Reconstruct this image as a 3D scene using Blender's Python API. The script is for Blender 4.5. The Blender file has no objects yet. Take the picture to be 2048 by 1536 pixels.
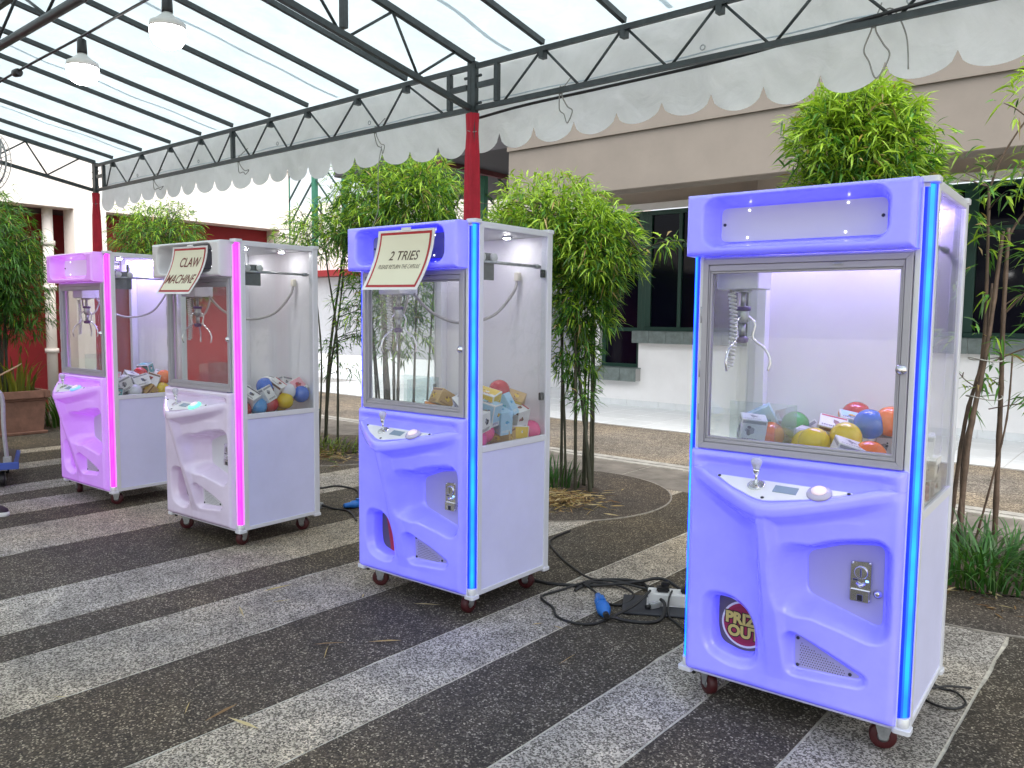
import bpy, bmesh, math, random
import numpy as np
from mathutils import Vector, Matrix, Euler
R = math.radians
random.seed(7); np.random.seed(7)
SC = bpy.context.scene
COL = SC.collection

# ------------------------------------------------------------------ camera
cam = bpy.data.cameras.new('camera')
cam.sensor_width = 36.0
cam.lens = 1598.21 / 2048 * 36
cam.clip_start = 0.05; cam.clip_end = 400
co = bpy.data.objects.new('camera', cam); COL.objects.link(co)
YAW, PITCH, ROLL, CH = R(39.994), R(4.802), R(0.611), 1.4549
fw = Vector((-math.sin(YAW) * math.cos(PITCH), math.cos(YAW) * math.cos(PITCH), -math.sin(PITCH)))
rt = Vector((math.cos(YAW), math.sin(YAW), 0)); up = rt.cross(fw)
cr, sr = math.cos(ROLL), math.sin(ROLL)
rt, up = rt * cr + up * sr, up * cr - rt * sr
M3 = Matrix((rt, up, -fw)).transposed()
co.matrix_world = Matrix.Translation((0, 0, CH)) @ M3.to_4x4()
SC.camera = co

# ------------------------------------------------------------------ world, sun, exposure
SUN_EL, SUN_AZ = R(56), R(128)          # azimuth measured from +Y towards +X
w = bpy.data.worlds.new('World'); SC.world = w; w.use_nodes = True
nt = w.node_tree
bg = nt.nodes['Background']
sky = nt.nodes.new('ShaderNodeTexSky'); sky.sky_type = 'NISHITA'; sky.sun_disc = False
sky.sun_elevation = SUN_EL; sky.sun_rotation = SUN_AZ
sky.air_density = 1.0; sky.dust_density = 4.0; sky.ozone_density = 1.0
hs = nt.nodes.new('ShaderNodeHueSaturation'); hs.inputs['Saturation'].default_value = 0.35
nt.links.new(sky.outputs[0], hs.inputs['Color']); nt.links.new(hs.outputs[0], bg.inputs['Color'])
bg.inputs['Strength'].default_value = 0.15
sl = bpy.data.lights.new('sun', 'SUN'); sl.energy = 1.5; sl.angle = R(75); sl.color = (1, .965, .92)
so = bpy.data.objects.new('sun', sl); COL.objects.link(so)
sd = Vector((math.sin(SUN_AZ) * math.cos(SUN_EL), math.cos(SUN_AZ) * math.cos(SUN_EL), math.sin(SUN_EL)))
so.rotation_euler = sd.to_track_quat('Z', 'Y').to_euler(); so.location = sd * 40
SC.view_settings.view_transform = 'Standard'; SC.view_settings.look = 'None'
SC.view_settings.gamma = 1; SC.view_settings.use_curve_mapping = False
SC.view_settings.exposure = 1.14
cy = SC.cycles
cy.max_bounces = 9; cy.diffuse_bounces = 4; cy.glossy_bounces = 4; cy.transmission_bounces = 6
cy.transparent_max_bounces = 24; cy.sample_clamp_indirect = 6; cy.caustics_reflective = False; cy.caustics_refractive = False
cy.use_denoising = True

# ------------------------------------------------------------------ materials
MATS = {}
def pmat(name, col, rough=.5, metal=0., emit=None, estr=0., spec=.5, noise=0., nscale=8., bump=0., bscale=60., coat=0., trans=0.):
    if name in MATS: return MATS[name]
    m = bpy.data.materials.new(name); m.use_nodes = True; MATS[name] = m
    t = m.node_tree; b = t.nodes['Principled BSDF']
    b.inputs['Base Color'].default_value = (*col, 1); b.inputs['Roughness'].default_value = rough
    b.inputs['Metallic'].default_value = metal; b.inputs['Specular IOR Level'].default_value = spec
    b.inputs['Coat Weight'].default_value = coat
    if trans: b.inputs['Transmission Weight'].default_value = trans
    if emit: b.inputs['Emission Color'].default_value = (*emit, 1); b.inputs['Emission Strength'].default_value = estr
    if noise or bump:
        g = t.nodes.new('ShaderNodeNewGeometry')
    if noise:
        n = t.nodes.new('ShaderNodeTexNoise'); n.inputs['Scale'].default_value = nscale; n.inputs['Detail'].default_value = 6
        n.inputs['Roughness'].default_value = .65
        t.links.new(g.outputs['Position'], n.inputs['Vector'])
        r = t.nodes.new('ShaderNodeMapRange'); r.inputs[1].default_value = .3; r.inputs[2].default_value = .7
        r.inputs[3].default_value = 1 - noise; r.inputs[4].default_value = 1 + noise
        t.links.new(n.outputs[0], r.inputs[0])
        x = t.nodes.new('ShaderNodeMix'); x.data_type = 'RGBA'; x.blend_type = 'MULTIPLY'; x.inputs[0].default_value = 1
        x.inputs[6].default_value = (*col, 1); t.links.new(r.outputs[0], x.inputs[7])
        t.links.new(x.outputs[2], b.inputs['Base Color'])
    if bump:
        n2 = t.nodes.new('ShaderNodeTexNoise'); n2.inputs['Scale'].default_value = bscale; n2.inputs['Detail'].default_value = 4
        t.links.new(g.outputs['Position'], n2.inputs['Vector'])
        bp = t.nodes.new('ShaderNodeBump'); bp.inputs['Strength'].default_value = bump; bp.inputs['Distance'].default_value = .01
        t.links.new(n2.outputs[0], bp.inputs['Height']); t.links.new(bp.outputs[0], b.inputs['Normal'])
    return m

def glass(name, tint=(.965, .98, .975), refl=1.0, dirt=.028):
    m = bpy.data.materials.new(name); m.use_nodes = True; t = m.node_tree
    t.nodes.remove(t.nodes['Principled BSDF']); out = t.nodes['Material Output']
    tr = t.nodes.new('ShaderNodeBsdfTransparent'); tr.inputs[0].default_value = (*tint, 1)
    gl = t.nodes.new('ShaderNodeBsdfGlossy'); gl.inputs['Roughness'].default_value = .015
    di = t.nodes.new('ShaderNodeBsdfDiffuse'); di.inputs[0].default_value = (.7, .7, .72, 1)
    lw = t.nodes.new('ShaderNodeLayerWeight'); lw.inputs[0].default_value = .5
    pw_ = t.nodes.new('ShaderNodeMath'); pw_.operation = 'POWER'; pw_.inputs[1].default_value = 5
    t.links.new(lw.outputs['Facing'], pw_.inputs[0])
    mu = t.nodes.new('ShaderNodeMath'); mu.operation = 'MULTIPLY_ADD'; mu.inputs[1].default_value = .9 * refl; mu.inputs[2].default_value = .035 * refl; mu.use_clamp = True
    t.links.new(pw_.outputs[0], mu.inputs[0])
    a = t.nodes.new('ShaderNodeMixShader'); a.inputs[0].default_value = dirt
    t.links.new(tr.outputs[0], a.inputs[1]); t.links.new(di.outputs[0], a.inputs[2])
    b = t.nodes.new('ShaderNodeMixShader'); t.links.new(mu.outputs[0], b.inputs[0])
    t.links.new(a.outputs[0], b.inputs[1]); t.links.new(gl.outputs[0], b.inputs[2])
    t.links.new(b.outputs[0], out.inputs[0]); MATS[name] = m
    return m

def aggregate(name, dark, light, frac, scale=105., tone=(1, 1, 1), rough=.75):
    """washed pebble aggregate: every pebble its own shade, dark and pale stones mixed by frac"""
    m = bpy.data.materials.new(name); m.use_nodes = True; t = m.node_tree; b = t.nodes['Principled BSDF']
    g = t.nodes.new('ShaderNodeNewGeometry')
    v = t.nodes.new('ShaderNodeTexVoronoi'); v.inputs['Scale'].default_value = scale
    t.links.new(g.outputs['Position'], v.inputs['Vector'])
    sx = t.nodes.new('ShaderNodeSeparateColor'); t.links.new(v.outputs['Color'], sx.inputs[0])
    n = t.nodes.new('ShaderNodeTexNoise'); n.inputs['Scale'].default_value = 1.1; n.inputs['Detail'].default_value = 7; n.inputs['Roughness'].default_value = .7
    t.links.new(g.outputs['Position'], n.inputs['Vector'])
    n3 = t.nodes.new('ShaderNodeTexNoise'); n3.inputs['Scale'].default_value = 9; n3.inputs['Detail'].default_value = 5
    t.links.new(g.outputs['Position'], n3.inputs['Vector'])
    cr = t.nodes.new('ShaderNodeValToRGB'); e = cr.color_ramp
    d = Vector(dark); l = Vector(light)
    e.elements[0].position = 0; e.elements[0].color = (*(d * .45), 1)
    e.elements[1].position = 1; e.elements[1].color = (*(l * 1.25), 1)
    for p, c in ((1 - frac - .22, d), (1 - frac, d * .6 + l * .22), (1 - frac + .10, l * .75)):
        k = e.elements.new(max(.05, min(.95, p))); k.color = (*c, 1)
    t.links.new(sx.outputs[0], cr.inputs[0])
    r = t.nodes.new('ShaderNodeMapRange'); r.inputs[1].default_value = .28; r.inputs[2].default_value = .72
    r.inputs[3].default_value = .52; r.inputs[4].default_value = 1.34; t.links.new(n.outputs[0], r.inputs[0])
    r3 = t.nodes.new('ShaderNodeMapRange'); r3.inputs[1].default_value = .3; r3.inputs[2].default_value = .7
    r3.inputs[3].default_value = .8; r3.inputs[4].default_value = 1.2; t.links.new(n3.outputs[0], r3.inputs[0])
    mm = t.nodes.new('ShaderNodeMath'); mm.operation = 'MULTIPLY'; t.links.new(r.outputs[0], mm.inputs[0]); t.links.new(r3.outputs[0], mm.inputs[1])
    x = t.nodes.new('ShaderNodeMix'); x.data_type = 'RGBA'; x.blend_type = 'MULTIPLY'; x.inputs[0].default_value = 1
    t.links.new(cr.outputs[0], x.inputs[6]); t.links.new(mm.outputs[0], x.inputs[7])
    # brown / mossy discolouration
    n4 = t.nodes.new('ShaderNodeTexNoise'); n4.inputs['Scale'].default_value = .55; n4.inputs['Detail'].default_value = 4
    t.links.new(g.outputs['Position'], n4.inputs['Vector'])
    r4 = t.nodes.new('ShaderNodeMapRange'); r4.inputs[1].default_value = .42; r4.inputs[2].default_value = .66; t.links.new(n4.outputs[0], r4.inputs[0])
    y = t.nodes.new('ShaderNodeMix'); y.data_type = 'RGBA'; y.blend_type = 'MULTIPLY'
    y.inputs[7].default_value = (1.02, .92, .74, 1); t.links.new(r4.outputs[0], y.inputs[0]); t.links.new(x.outputs[2], y.inputs[6])
    t.links.new(y.outputs[2], b.inputs['Base Color']); b.inputs['Roughness'].default_value = rough
    b.inputs['Specular IOR Level'].default_value = .35
    bp = t.nodes.new('ShaderNodeBump'); bp.inputs['Strength'].default_value = .55; bp.inputs['Distance'].default_value = .004; bp.invert = True
    t.links.new(v.outputs['Distance'], bp.inputs['Height']); t.links.new(bp.outputs[0], b.inputs['Normal'])
    MATS[name] = m
    return m

def cloth_tarp(name, col, tl):
    m = bpy.data.materials.new(name); m.use_nodes = True; t = m.node_tree
    t.nodes.remove(t.nodes['Principled BSDF']); out = t.nodes['Material Output']
    g = t.nodes.new('ShaderNodeNewGeometry')
    n = t.nodes.new('ShaderNodeTexNoise'); n.inputs['Scale'].default_value = 2.2; n.inputs['Detail'].default_value = 8; n.inputs['Roughness'].default_value = .68
    n.inputs['Distortion'].default_value = .6
    t.links.new(g.outputs['Position'], n.inputs['Vector'])
    r = t.nodes.new('ShaderNodeMapRange'); r.inputs[1].default_value = .3; r.inputs[2].default_value = .75; r.inputs[3].default_value = .82; r.inputs[4].default_value = 1.05
    t.links.new(n.outputs[0], r.inputs[0])
    x = t.nodes.new('ShaderNodeMix'); x.data_type = 'RGBA'; x.blend_type = 'MULTIPLY'; x.inputs[0].default_value = 1
    x.inputs[6].default_value = (*col, 1); t.links.new(r.outputs[0], x.inputs[7])
    d = t.nodes.new('ShaderNodeBsdfDiffuse'); tr = t.nodes.new('ShaderNodeBsdfTranslucent')
    t.links.new(x.outputs[2], d.inputs[0]); t.links.new(x.outputs[2], tr.inputs[0])
    # fold lines: crumpled cloth
    v = t.nodes.new('ShaderNodeTexNoise'); v.inputs['Scale'].default_value = 5; v.inputs['Detail'].default_value = 6; v.inputs['Distortion'].default_value = 1.4
    t.links.new(g.outputs['Position'], v.inputs['Vector'])
    bp = t.nodes.new('ShaderNodeBump'); bp.inputs['Strength'].default_value = .16; bp.inputs['Distance'].default_value = .05
    t.links.new(v.outputs[0], bp.inputs['Height']); t.links.new(bp.outputs[0], d.inputs['Normal']); t.links.new(bp.outputs[0], tr.inputs['Normal'])
    a = t.nodes.new('ShaderNodeMixShader'); a.inputs[0].default_value = tl
    t.links.new(d.outputs[0], a.inputs[1]); t.links.new(tr.outputs[0], a.inputs[2]); t.links.new(a.outputs[0], out.inputs[0])
    MATS[name] = m
    return m

def leafmat(name):
    m = bpy.data.materials.new(name); m.use_nodes = True; t = m.node_tree; b = t.nodes['Principled BSDF']; out = t.nodes['Material Output']
    at = t.nodes.new('ShaderNodeAttribute'); at.attribute_name = 'tint'
    t.links.new(at.outputs['Color'], b.inputs['Base Color']); b.inputs['Roughness'].default_value = .45; b.inputs['Specular IOR Level'].default_value = .4
    tr = t.nodes.new('ShaderNodeBsdfTranslucent')
    hx = t.nodes.new('ShaderNodeMix'); hx.data_type = 'RGBA'; hx.blend_type = 'MULTIPLY'; hx.inputs[0].default_value = 1
    hx.inputs[7].default_value = (1.5, 1.5, .8, 1); t.links.new(at.outputs['Color'], hx.inputs[6]); t.links.new(hx.outputs[2], tr.inputs[0])
    a = t.nodes.new('ShaderNodeMixShader'); a.inputs[0].default_value = .33
    t.links.new(b.outputs[0], a.inputs[1]); t.links.new(tr.outputs[0], a.inputs[2]); t.links.new(a.outputs[0], out.inputs[0])
    MATS[name] = m
    return m

AGG_L = aggregate('pale_aggregate', (.14, .126, .108), (.50, .47, .425), .58, scale=165)
AGG_D = aggregate('dark_aggregate', (.064, .053, .040), (.36, .33, .27), .16, scale=165)
AGG_R = aggregate('ring_aggregate', (.064, .053, .045), (.30, .27, .23), .15, scale=165)
AGG_B = aggregate('brown_aggregate', (.13, .112, .092), (.35, .315, .265), .42, scale=120)
MORTAR = pmat('mortar', (.52, .49, .42), .9, noise=.35, nscale=14)
SLABM = pmat('weathered_concrete', (.16, .145, .125), .9, noise=.4, nscale=4, bump=.4, bscale=160)
KERB = pmat('kerb_concrete', (.34, .33, .30), .85, noise=.3, nscale=7, bump=.2)
TILE = pmat('white_floor_tile', (.72, .76, .78), .25, noise=.06, nscale=3)
GROUT = pmat('grout', (.35, .35, .34), .9)
STEEL = pmat('painted_steel', (.035, .045, .047), .45, noise=.35, nscale=18)
TARP = cloth_tarp('tarpaulin', (.62, .73, .755), .62)
SEAM = cloth_tarp('tarpaulin_weld', (.72, .80, .84), .5)
VAL = cloth_tarp('valance_cloth', (.98, 1.0, 1.0), .66)
REDCLOTH = pmat('red_cloth', (.42, .012, .03), .8, noise=.2, nscale=10)
BLACK = pmat('black_rubber', (.012, .012, .013), .45)
GREYPL = pmat('grey_plastic', (.33, .34, .34), .5)
WHITEPL = pmat('white_plastic', (.75, .75, .74), .35)
ROPE = pmat('grey_rope', (.30, .30, .28), .9)
WPAINT = pmat('white_wall_paint', (.84, .85, .86), .8, noise=.05, nscale=2)
CREAM = pmat('cream_wall_paint', (.86, .80, .75), .8, noise=.07, nscale=1.5)
TAUPE = pmat('taupe_paint', (.235, .208, .18), .85, noise=.1, nscale=1.2)
LTAUPE = pmat('pale_taupe_paint', (.46, .41, .37), .85, noise=.08, nscale=1.5)
REDWALL = pmat('red_wall_paint', (.25, .013, .017), .7, noise=.15, nscale=1.3)
SHADEDWALL = pmat('shaded_wall_paint', (.42, .43, .46), .8, noise=.08)  # canopy shade on the rear wall is put into this grey
DARKSOF = pmat('dark_soffit', (.055, .052, .058), .8)
GREEN = pmat('green_paint', (.03, .16, .10), .5, noise=.15)
DGREEN = pmat('dark_green_frame', (.008, .05, .036), .4)
SLATE = pmat('slate', (.15, .19, .185), .55, noise=.3, nscale=9, bump=.25, bscale=40)
DGLASS = pmat('dark_window_glass', (.003, .003, .010), .05, spec=.16)
TERRA = pmat('terracotta_brown', (.20, .10, .07), .75, noise=.3, nscale=7, bump=.2, bscale=50)
SOIL = pmat('soil', (.045, .033, .024), .95, noise=.4, nscale=30, bump=.6)
LEAF = leafmat('bamboo_leaf')
ALU = pmat('brushed_aluminium', (.42, .41, .46), .42, metal=.25)
ALUW = pmat('white_aluminium', (.74, .75, .80), .4, metal=.15)
LAMW = pmat('lavender_lit_laminate', (.68, .69, .94), .42, noise=.06, nscale=2.2)  # white laminate; lavender spill of LEDs and sky put into its colour
INW = pmat('inner_white_board', (.84, .82, .87), .5, noise=.04, nscale=4)
ROOFW = pmat('roof_board', (.62, .62, .64), .5)
CHROME = pmat('chrome', (.78, .78, .80), .16, metal=1.)
DSTEEL = pmat('dull_steel', (.42, .44, .45), .35, metal=.8, noise=.25, nscale=40)
GLASS = glass('clear_glass')
ACRYL = glass('clear_acrylic', (.90, .95, .95), 1.0, .05)
CASTRED = pmat('red_wheel', (.055, .006, .008), .5)
PLWHITE = pmat('control_plate_white', (.80, .80, .84), .25)
SCREW = pmat('screw_dark', (.05, .05, .06), .4, metal=.6)
BLUEPL = pmat('blue_plastic', (.02, .16, .55), .4)
PURPLE = pmat('violet_plastic', (.06, .03, .16), .4)
CLEARK = pmat('clear_knob', (.85, .85, .95), .08, trans=.45)
DISPLAY = pmat('lcd_display', (.25, .33, .42), .2)
GANTRY = pmat('gantry_zinc', (.13, .14, .14), .45, noise=.2, nscale=30)
HOSE = pmat('grey_hose', (.42, .40, .39), .5)

# ------------------------------------------------------------------ mesh builder
class MB:
    def __init__(s): s.v = []; s.f = []; s.mi = []; s.sm = []
    def add(s, vs, fs, mi=0, sm=False):
        o = len(s.v); s.v += [tuple(q) for q in vs]
        for f in fs: s.f.append([o + i for i in f]); s.mi.append(mi); s.sm.append(sm)
        return s
    def box(s, c, d, rot=None, mi=0):
        x, y, z = d[0] / 2, d[1] / 2, d[2] / 2
        vs = [Vector(q) for q in ((-x, -y, -z), (x, -y, -z), (x, y, -z), (-x, y, -z), (-x, -y, z), (x, -y, z), (x, y, z), (-x, y, z))]
        if rot is not None: vs = [rot @ q for q in vs]
        c = Vector(c)
        return s.add([q + c for q in vs], [(0, 3, 2, 1), (4, 5, 6, 7), (0, 1, 5, 4), (1, 2, 6, 5), (2, 3, 7, 6), (3, 0, 4, 7)], mi)
    def bx(s, x0, x1, y0, y1, z0, z1, mi=0):
        return s.box(((x0 + x1) / 2, (y0 + y1) / 2, (z0 + z1) / 2), (x1 - x0, y1 - y0, z1 - z0), None, mi)
    def tube(s, pts, r, n=8, mi=0, caps=True, sm=True):
        pts = [Vector(q) for q in pts]; k = len(pts)
        rs = r if isinstance(r, (list, tuple)) else [r] * k
        vs = []; prev = None
        for i, q in enumerate(pts):
            t = (pts[min(i + 1, k - 1)] - pts[max(i - 1, 0)])
            if t.length < 1e-9: t = Vector((0, 0, 1))
            t.normalize()
            if prev is None:
                a = Vector((0, 0, 1)) if abs(t.z) < .9 else Vector((1, 0, 0))
                nrm = t.cross(a).normalized()
            else:
                nrm = prev - t * prev.dot(t)
                nrm = nrm.normalized() if nrm.length > 1e-6 else t.orthogonal().normalized()
            prev = nrm; b = t.cross(nrm)
            for j in range(n):
                a = 2 * math.pi * j / n
                vs.append(q + (nrm * math.cos(a) + b * math.sin(a)) * rs[i])
        fs = [(i * n + j, i * n + (j + 1) % n, (i + 1) * n + (j + 1) % n, (i + 1) * n + j) for i in range(k - 1) for j in range(n)]
        s.add(vs, fs, mi, sm)
        if caps:
            o = len(s.v) - len(vs)
            s.f.append([o + j for j in range(n)][::-1]); s.mi.append(mi); s.sm.append(False)
            s.f.append([o + (k - 1) * n + j for j in range(n)]); s.mi.append(mi); s.sm.append(False)
        return s
    def bar(s, a, b, w_, h, mi=0, upv=(0, 0, 1)):
        a, b = Vector(a), Vector(b); t = b - a; L = t.length; t.normalize()
        u = Vector(upv)
        if abs(t.dot(u)) > .98: u = Vector((0, 1, 0))
        sx = t.cross(u).normalized(); uz = sx.cross(t)
        return s.box((a + b) / 2, (w_, L, h), Matrix((sx, t, uz)).transposed(), mi)
    def lathe(s, prof, n=24, M=None, mi=0, sm=True):
        vs = []
        for (r, z) in prof:
            for j in range(n):
                a = 2 * math.pi * j / n
                vs.append(Vector((r * math.cos(a), r * math.sin(a), z)))
        if M is not None: vs = [M @ q for q in vs]
        k = len(prof)
        fs = [(i * n + j, i * n + (j + 1) % n, (i + 1) * n + (j + 1) % n, (i + 1) * n + j) for i in range(k - 1) for j in range(n)]
        s.add(vs, fs, mi, sm)
        o = len(s.v) - len(vs)
        s.f.append([o + j for j in range(n)][::-1]); s.mi.append(mi); s.sm.append(False)
        s.f.append([o + (k - 1) * n + j for j in range(n)]); s.mi.append(mi); s.sm.append(False)
        return s
    def prism(s, poly, z0, z1, M=None, mi=0, sm=False):
        n = len(poly)
        vs = [Vector((x, y, z0)) for x, y in poly] + [Vector((x, y, z1)) for x, y in poly]
        if M is not None: vs = [M @ q for q in vs]
        s.add(vs, [list(range(n))[::-1], [n + i for i in range(n)]], mi, False)
        o = len(s.v) - 2 * n
        for i in range(n):
            s.f.append([o + i, o + (i + 1) % n, o + n + (i + 1) % n, o + n + i]); s.mi.append(mi); s.sm.append(sm)
        return s
    def sphere(s, c, r, n=20, m=12, mi=0, M=None):
        prof = [(r * math.sin(math.pi * i / m), -r * math.cos(math.pi * i / m)) for i in range(m + 1)]
        prof[0] = (r * .01, -r); prof[-1] = (r * .01, r)
        T = Matrix.Translation(c)
        return s.lathe(prof, n, T if M is None else T @ M, mi)
    def grid(s, P, mi=0, sm=True, flip=False):
        ny, nx = len(P), len(P[0])
        fs = [(i * nx + j, i * nx + j + 1, (i + 1) * nx + j + 1, (i + 1) * nx + j) for i in range(ny - 1) for j in range(nx - 1)]
        if flip: fs = [f[::-1] for f in fs]
        return s.add([q for row in P for q in row], fs, mi, sm)
    def mesh(s, name, bevel=0., seg=1):
        me = bpy.data.meshes.new(name); me.from_pydata(s.v, [], s.f)
        me.polygons.foreach_set('material_index', s.mi); me.polygons.foreach_set('use_smooth', s.sm)
        if bevel:
            bm = bmesh.new(); bm.from_mesh(me)
            ed = [e for e in bm.edges if len(e.link_faces) == 2 and e.calc_face_angle(0) > R(35)]
            bmesh.ops.bevel(bm, geom=ed, offset=bevel, segments=seg, affect='EDGES', clamp_overlap=True)
            bm.to_mesh(me); bm.free()
        me.update()
        return me
    def build(s, name, mats, parent=None, bevel=0., seg=1):
        return place(s.mesh(name, bevel, seg), name, mats, parent)

def place(me, name, mats, parent=None):
    mats = mats if isinstance(mats, (list, tuple)) else [mats]
    if not me.materials:
        for m in mats: me.materials.append(m)
    o = bpy.data.objects.new(name, me); COL.objects.link(o)
    for i, m in enumerate(mats):
        if me.materials[i] is not m:
            o.material_slots[i].link = 'OBJECT'; o.material_slots[i].material = m
    if parent: o.parent = parent
    return o
def tag(o, label, cat, group=None):
    o['label'] = label; o['category'] = cat
    if group: o['group'] = group
    return o
def thing(name, label, cat, loc=(0, 0, 0), rz=0, group=None):
    o = bpy.data.objects.new(name, None); COL.objects.link(o); o.location = loc; o.rotation_euler = (0, 0, rz)
    o.empty_display_size = .1
    return tag(o, label, cat, group)
def kind(o, k): o['kind'] = k; return o
def copy_tree(o, parent=None):
    c = o.copy(); COL.objects.link(c); c.parent = parent
    for ch in list(o.children): copy_tree(ch, c)
    return c
def cat_rom(pts, n=8):
    P = [Vector(q) for q in pts]; out = []
    for i in range(len(P) - 1):
        a = P[max(i - 1, 0)]; b = P[i]; c = P[i + 1]; d = P[min(i + 2, len(P) - 1)]
        for k in range(n):
            t = k / n
            out.append(.5 * ((2 * b) + (c - a) * t + (2 * a - 5 * b + 4 * c - d) * t * t + (3 * b - a - 3 * c + d) * t ** 3))
    out.append(P[-1]); return out
def textmesh(name, body, size, shear=0., extr=0., align='CENTER', bold=0., spacing=1.):
    cu = bpy.data.curves.new(name, 'FONT'); cu.body = body; cu.size = size; cu.shear = shear; cu.extrude = extr
    cu.align_x = align; cu.align_y = 'CENTER'; cu.offset = bold; cu.space_character = spacing; cu.resolution_u = 3
    ob = bpy.data.objects.new(name, cu); COL.objects.link(ob)
    bpy.context.view_layer.update()
    me = bpy.data.meshes.new_from_object(ob.evaluated_get(bpy.context.evaluated_depsgraph_get()))
    bpy.data.objects.remove(ob); bpy.data.curves.remove(cu)
    me.name = name; me.materials.clear()
    return me

# ================================================================== GROUND
def struct(o): return kind(o, 'structure')
g = MB().bx(-90, 60, -60, 90, -.30, -.003)
ground = struct(g.build('ground', MORTAR))
# paving strips: pale and dark aggregate strips running towards the building (pieces of the ground, joints between)
light = [(-9.35, -9.1), (-8.53, -8.2), (-7.48, -7.13), (-6.81, -6.38), (-6.0, -5.32), (-4.5, -4.0), (-3.68, -3.17), (-2.52, -2.16), (-1.64, -1.325), (-.93, -.54),
         (.25, .62), (1.3, 1.7)]
xs = [-13.2] + [v for a in light for v in a] + [3.2]
RINGS = [(-4.0, 5.27), (-7.05, 5.32), (-.82, 5.22), (-10.2, 5.2)]
for i in range(len(xs) - 1):
    a, b = xs[i], xs[i + 1]
    m = AGG_L if i % 2 == 1 else AGG_D
    # each strip is cut to slabs so that the joints show
    ys = [-6, -2.2, 6.02]
    for j in range(len(ys) - 1):
        # slab edges wander by a few millimetres, as cast edges do
        rnd = random.Random(i * 31 + j); n_ = 70 if j else 20
        yy_ = [ys[j] + .004 + (ys[j + 1] - ys[j] - .008) * k / n_ for k in range(n_ + 1)]
        wob = lambda: rnd.gauss(0, .0016) + (rnd.uniform(.002, .009) if rnd.random() < .06 else 0)
        poly = [(b - .0045 - abs(wob()), y_) for y_ in yy_] + [(a + .0045 + abs(wob()), y_) for y_ in yy_[::-1]]
        s = MB().prism(poly, -.02, 0)
        struct(s.build('paving_strip', m, ground))
def annulus(r0, r1, z0, z1, n=72):
    mb = MB(); vs = []
    for i in range(n):
        a = 2 * math.pi * i / n; c, s = math.cos(a), math.sin(a)
        vs += [(r0 * c, r0 * s, z0), (r1 * c, r1 * s, z0), (r1 * c, r1 * s, z1), (r0 * c, r0 * s, z1)]
    fs = []
    for i in range(n):
        o = i * 4; p = ((i + 1) % n) * 4
        fs += [(o + 2, p + 2, p + 3, o + 3), (o + 1, p + 1, p + 2, o + 2), (o, o + 3, p + 3, p)]
    return mb.add(vs, fs)
SLABJ = pmat('ring_mortar', (.26, .24, .21), .9, noise=.4, nscale=20)
for (x, y) in RINGS:
    o = struct(annulus(.42, 1.0, -.01, .005).build('ring_paving', AGG_R, ground)); o.location = (x, y, 0)
    o = struct(annulus(1.0, 1.011, -.01, .0065).build('ring_joint', SLABJ, ground)); o.location = (x, y, 0)
    mb = MB(); P = []
    for rr in (0.001, .1, .2, .3, .4, .425):
        P.append([(rr * math.cos(a * math.pi / 18), rr * math.sin(a * math.pi / 18), .012 + .03 * math.cos(rr * 3.5) + random.uniform(-.008, .008)) for a in range(37)])
    for row in P: row[-1] = row[0]
    o = struct(mb.grid(P).build('planting_pit', SOIL, ground)); o.location = (x, y, 0)
# slabs between the rings and the drain
xx = [-13.2, -11.6, -9.9, -8.4, -6.9, -5.9, -4.72, -3.95, -2.7, -1.2, .4, 2, 3.2]
for i in range(len(xx) - 1):
    struct(MB().bx(xx[i] + .005, xx[i + 1] - .005, 6.03, 6.86, -.02, -.001).build('concrete_slab', SLABM, ground))
# drain: two kerb strips and a narrow slot
for (a, b) in ((6.87, 6.955), (6.985, 7.10)):
    for i in range(14):
        struct(MB().bx(-14 + i * 1.3 + .004, -12.7 + i * 1.3 - .004, a, b, -.02, .004).build('drain_kerb', KERB, ground))
struct(MB().bx(-14, 4.2, 6.955, 6.985, -.06, -.0015).build('drain_channel', BLACK, ground))
struct(MB().bx(-14, 4.2, 7.12, 9.16, -.02, .002).build('aggregate_path', AGG_B))
# tiled walkway
walk = struct(MB().bx(-20, 6, 9.17, 13.2, -.02, .012).build('walkway', GROUT))
tme = MB().bx(-.296, .296, -.264, .264, 0, .012).mesh('tile', .002)
for i in range(30):
    for j in range(4):
        x = -13.6 + i * .6; y = 9.44 + j * .536
        if x > 1.6: continue
        o = struct(place(tme, 'floor_tile', TILE, walk)); o.location = (x, y, .004)
struct(MB().bx(-20, -8.0, 11.35, 13.19, .0, .02).build('recess_floor', TILE, walk))

# ================================================================== RIGHT BUILDING
bd = thing('building', 'taupe and white building with green framed dark windows beyond the walkway', 'building', (0, 11.3, 0))
def bpart(name, mb, m, bevel=0, par=bd):
    o = mb.build(name, m, par, bevel); return o
# coordinates inside this building are relative to y=11.3
wl = MB()
wl.bx(-7.9, -7.55, 0, .25, 0, 3.6); wl.bx(-7.55, -6.8, 0, .25, 0, .62); wl.bx(-6.8, 6, 0, .25, 0, 1.235); wl.bx(-3.15, -2.62, 0, .25, 1.235, 3.27)
wl.bx(1.9, 6, 0, .25, 1.235, 3.27)
bpart('wall', wl, WPAINT)
bpart('lintel', MB().bx(-7.55, 6, -.02, .25, 3.27, 3.75), LTAUPE)
bpart('curtain_track', MB().bx(-7.55, 6, -.1, -.03, 3.17, 3.27), WPAINT, .005)
bpart('pillar', MB().bx(-4.55, -4.05, -.75, -.25, .012, 3.62), LTAUPE, .01)
bpart('fascia', MB().bx(-7.24, 8, -2.8, -2.5, 3.02, 4.45), TAUPE, .012)
bpart('soffit', MB().bx(-7.2, 8, -2.49, .3, 3.62, 3.8), LTAUPE)
bpart('fascia_drip', MB().bx(-7.24, 8, -2.83, -2.803, 3.70, 3.76), TAUPE)
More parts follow.
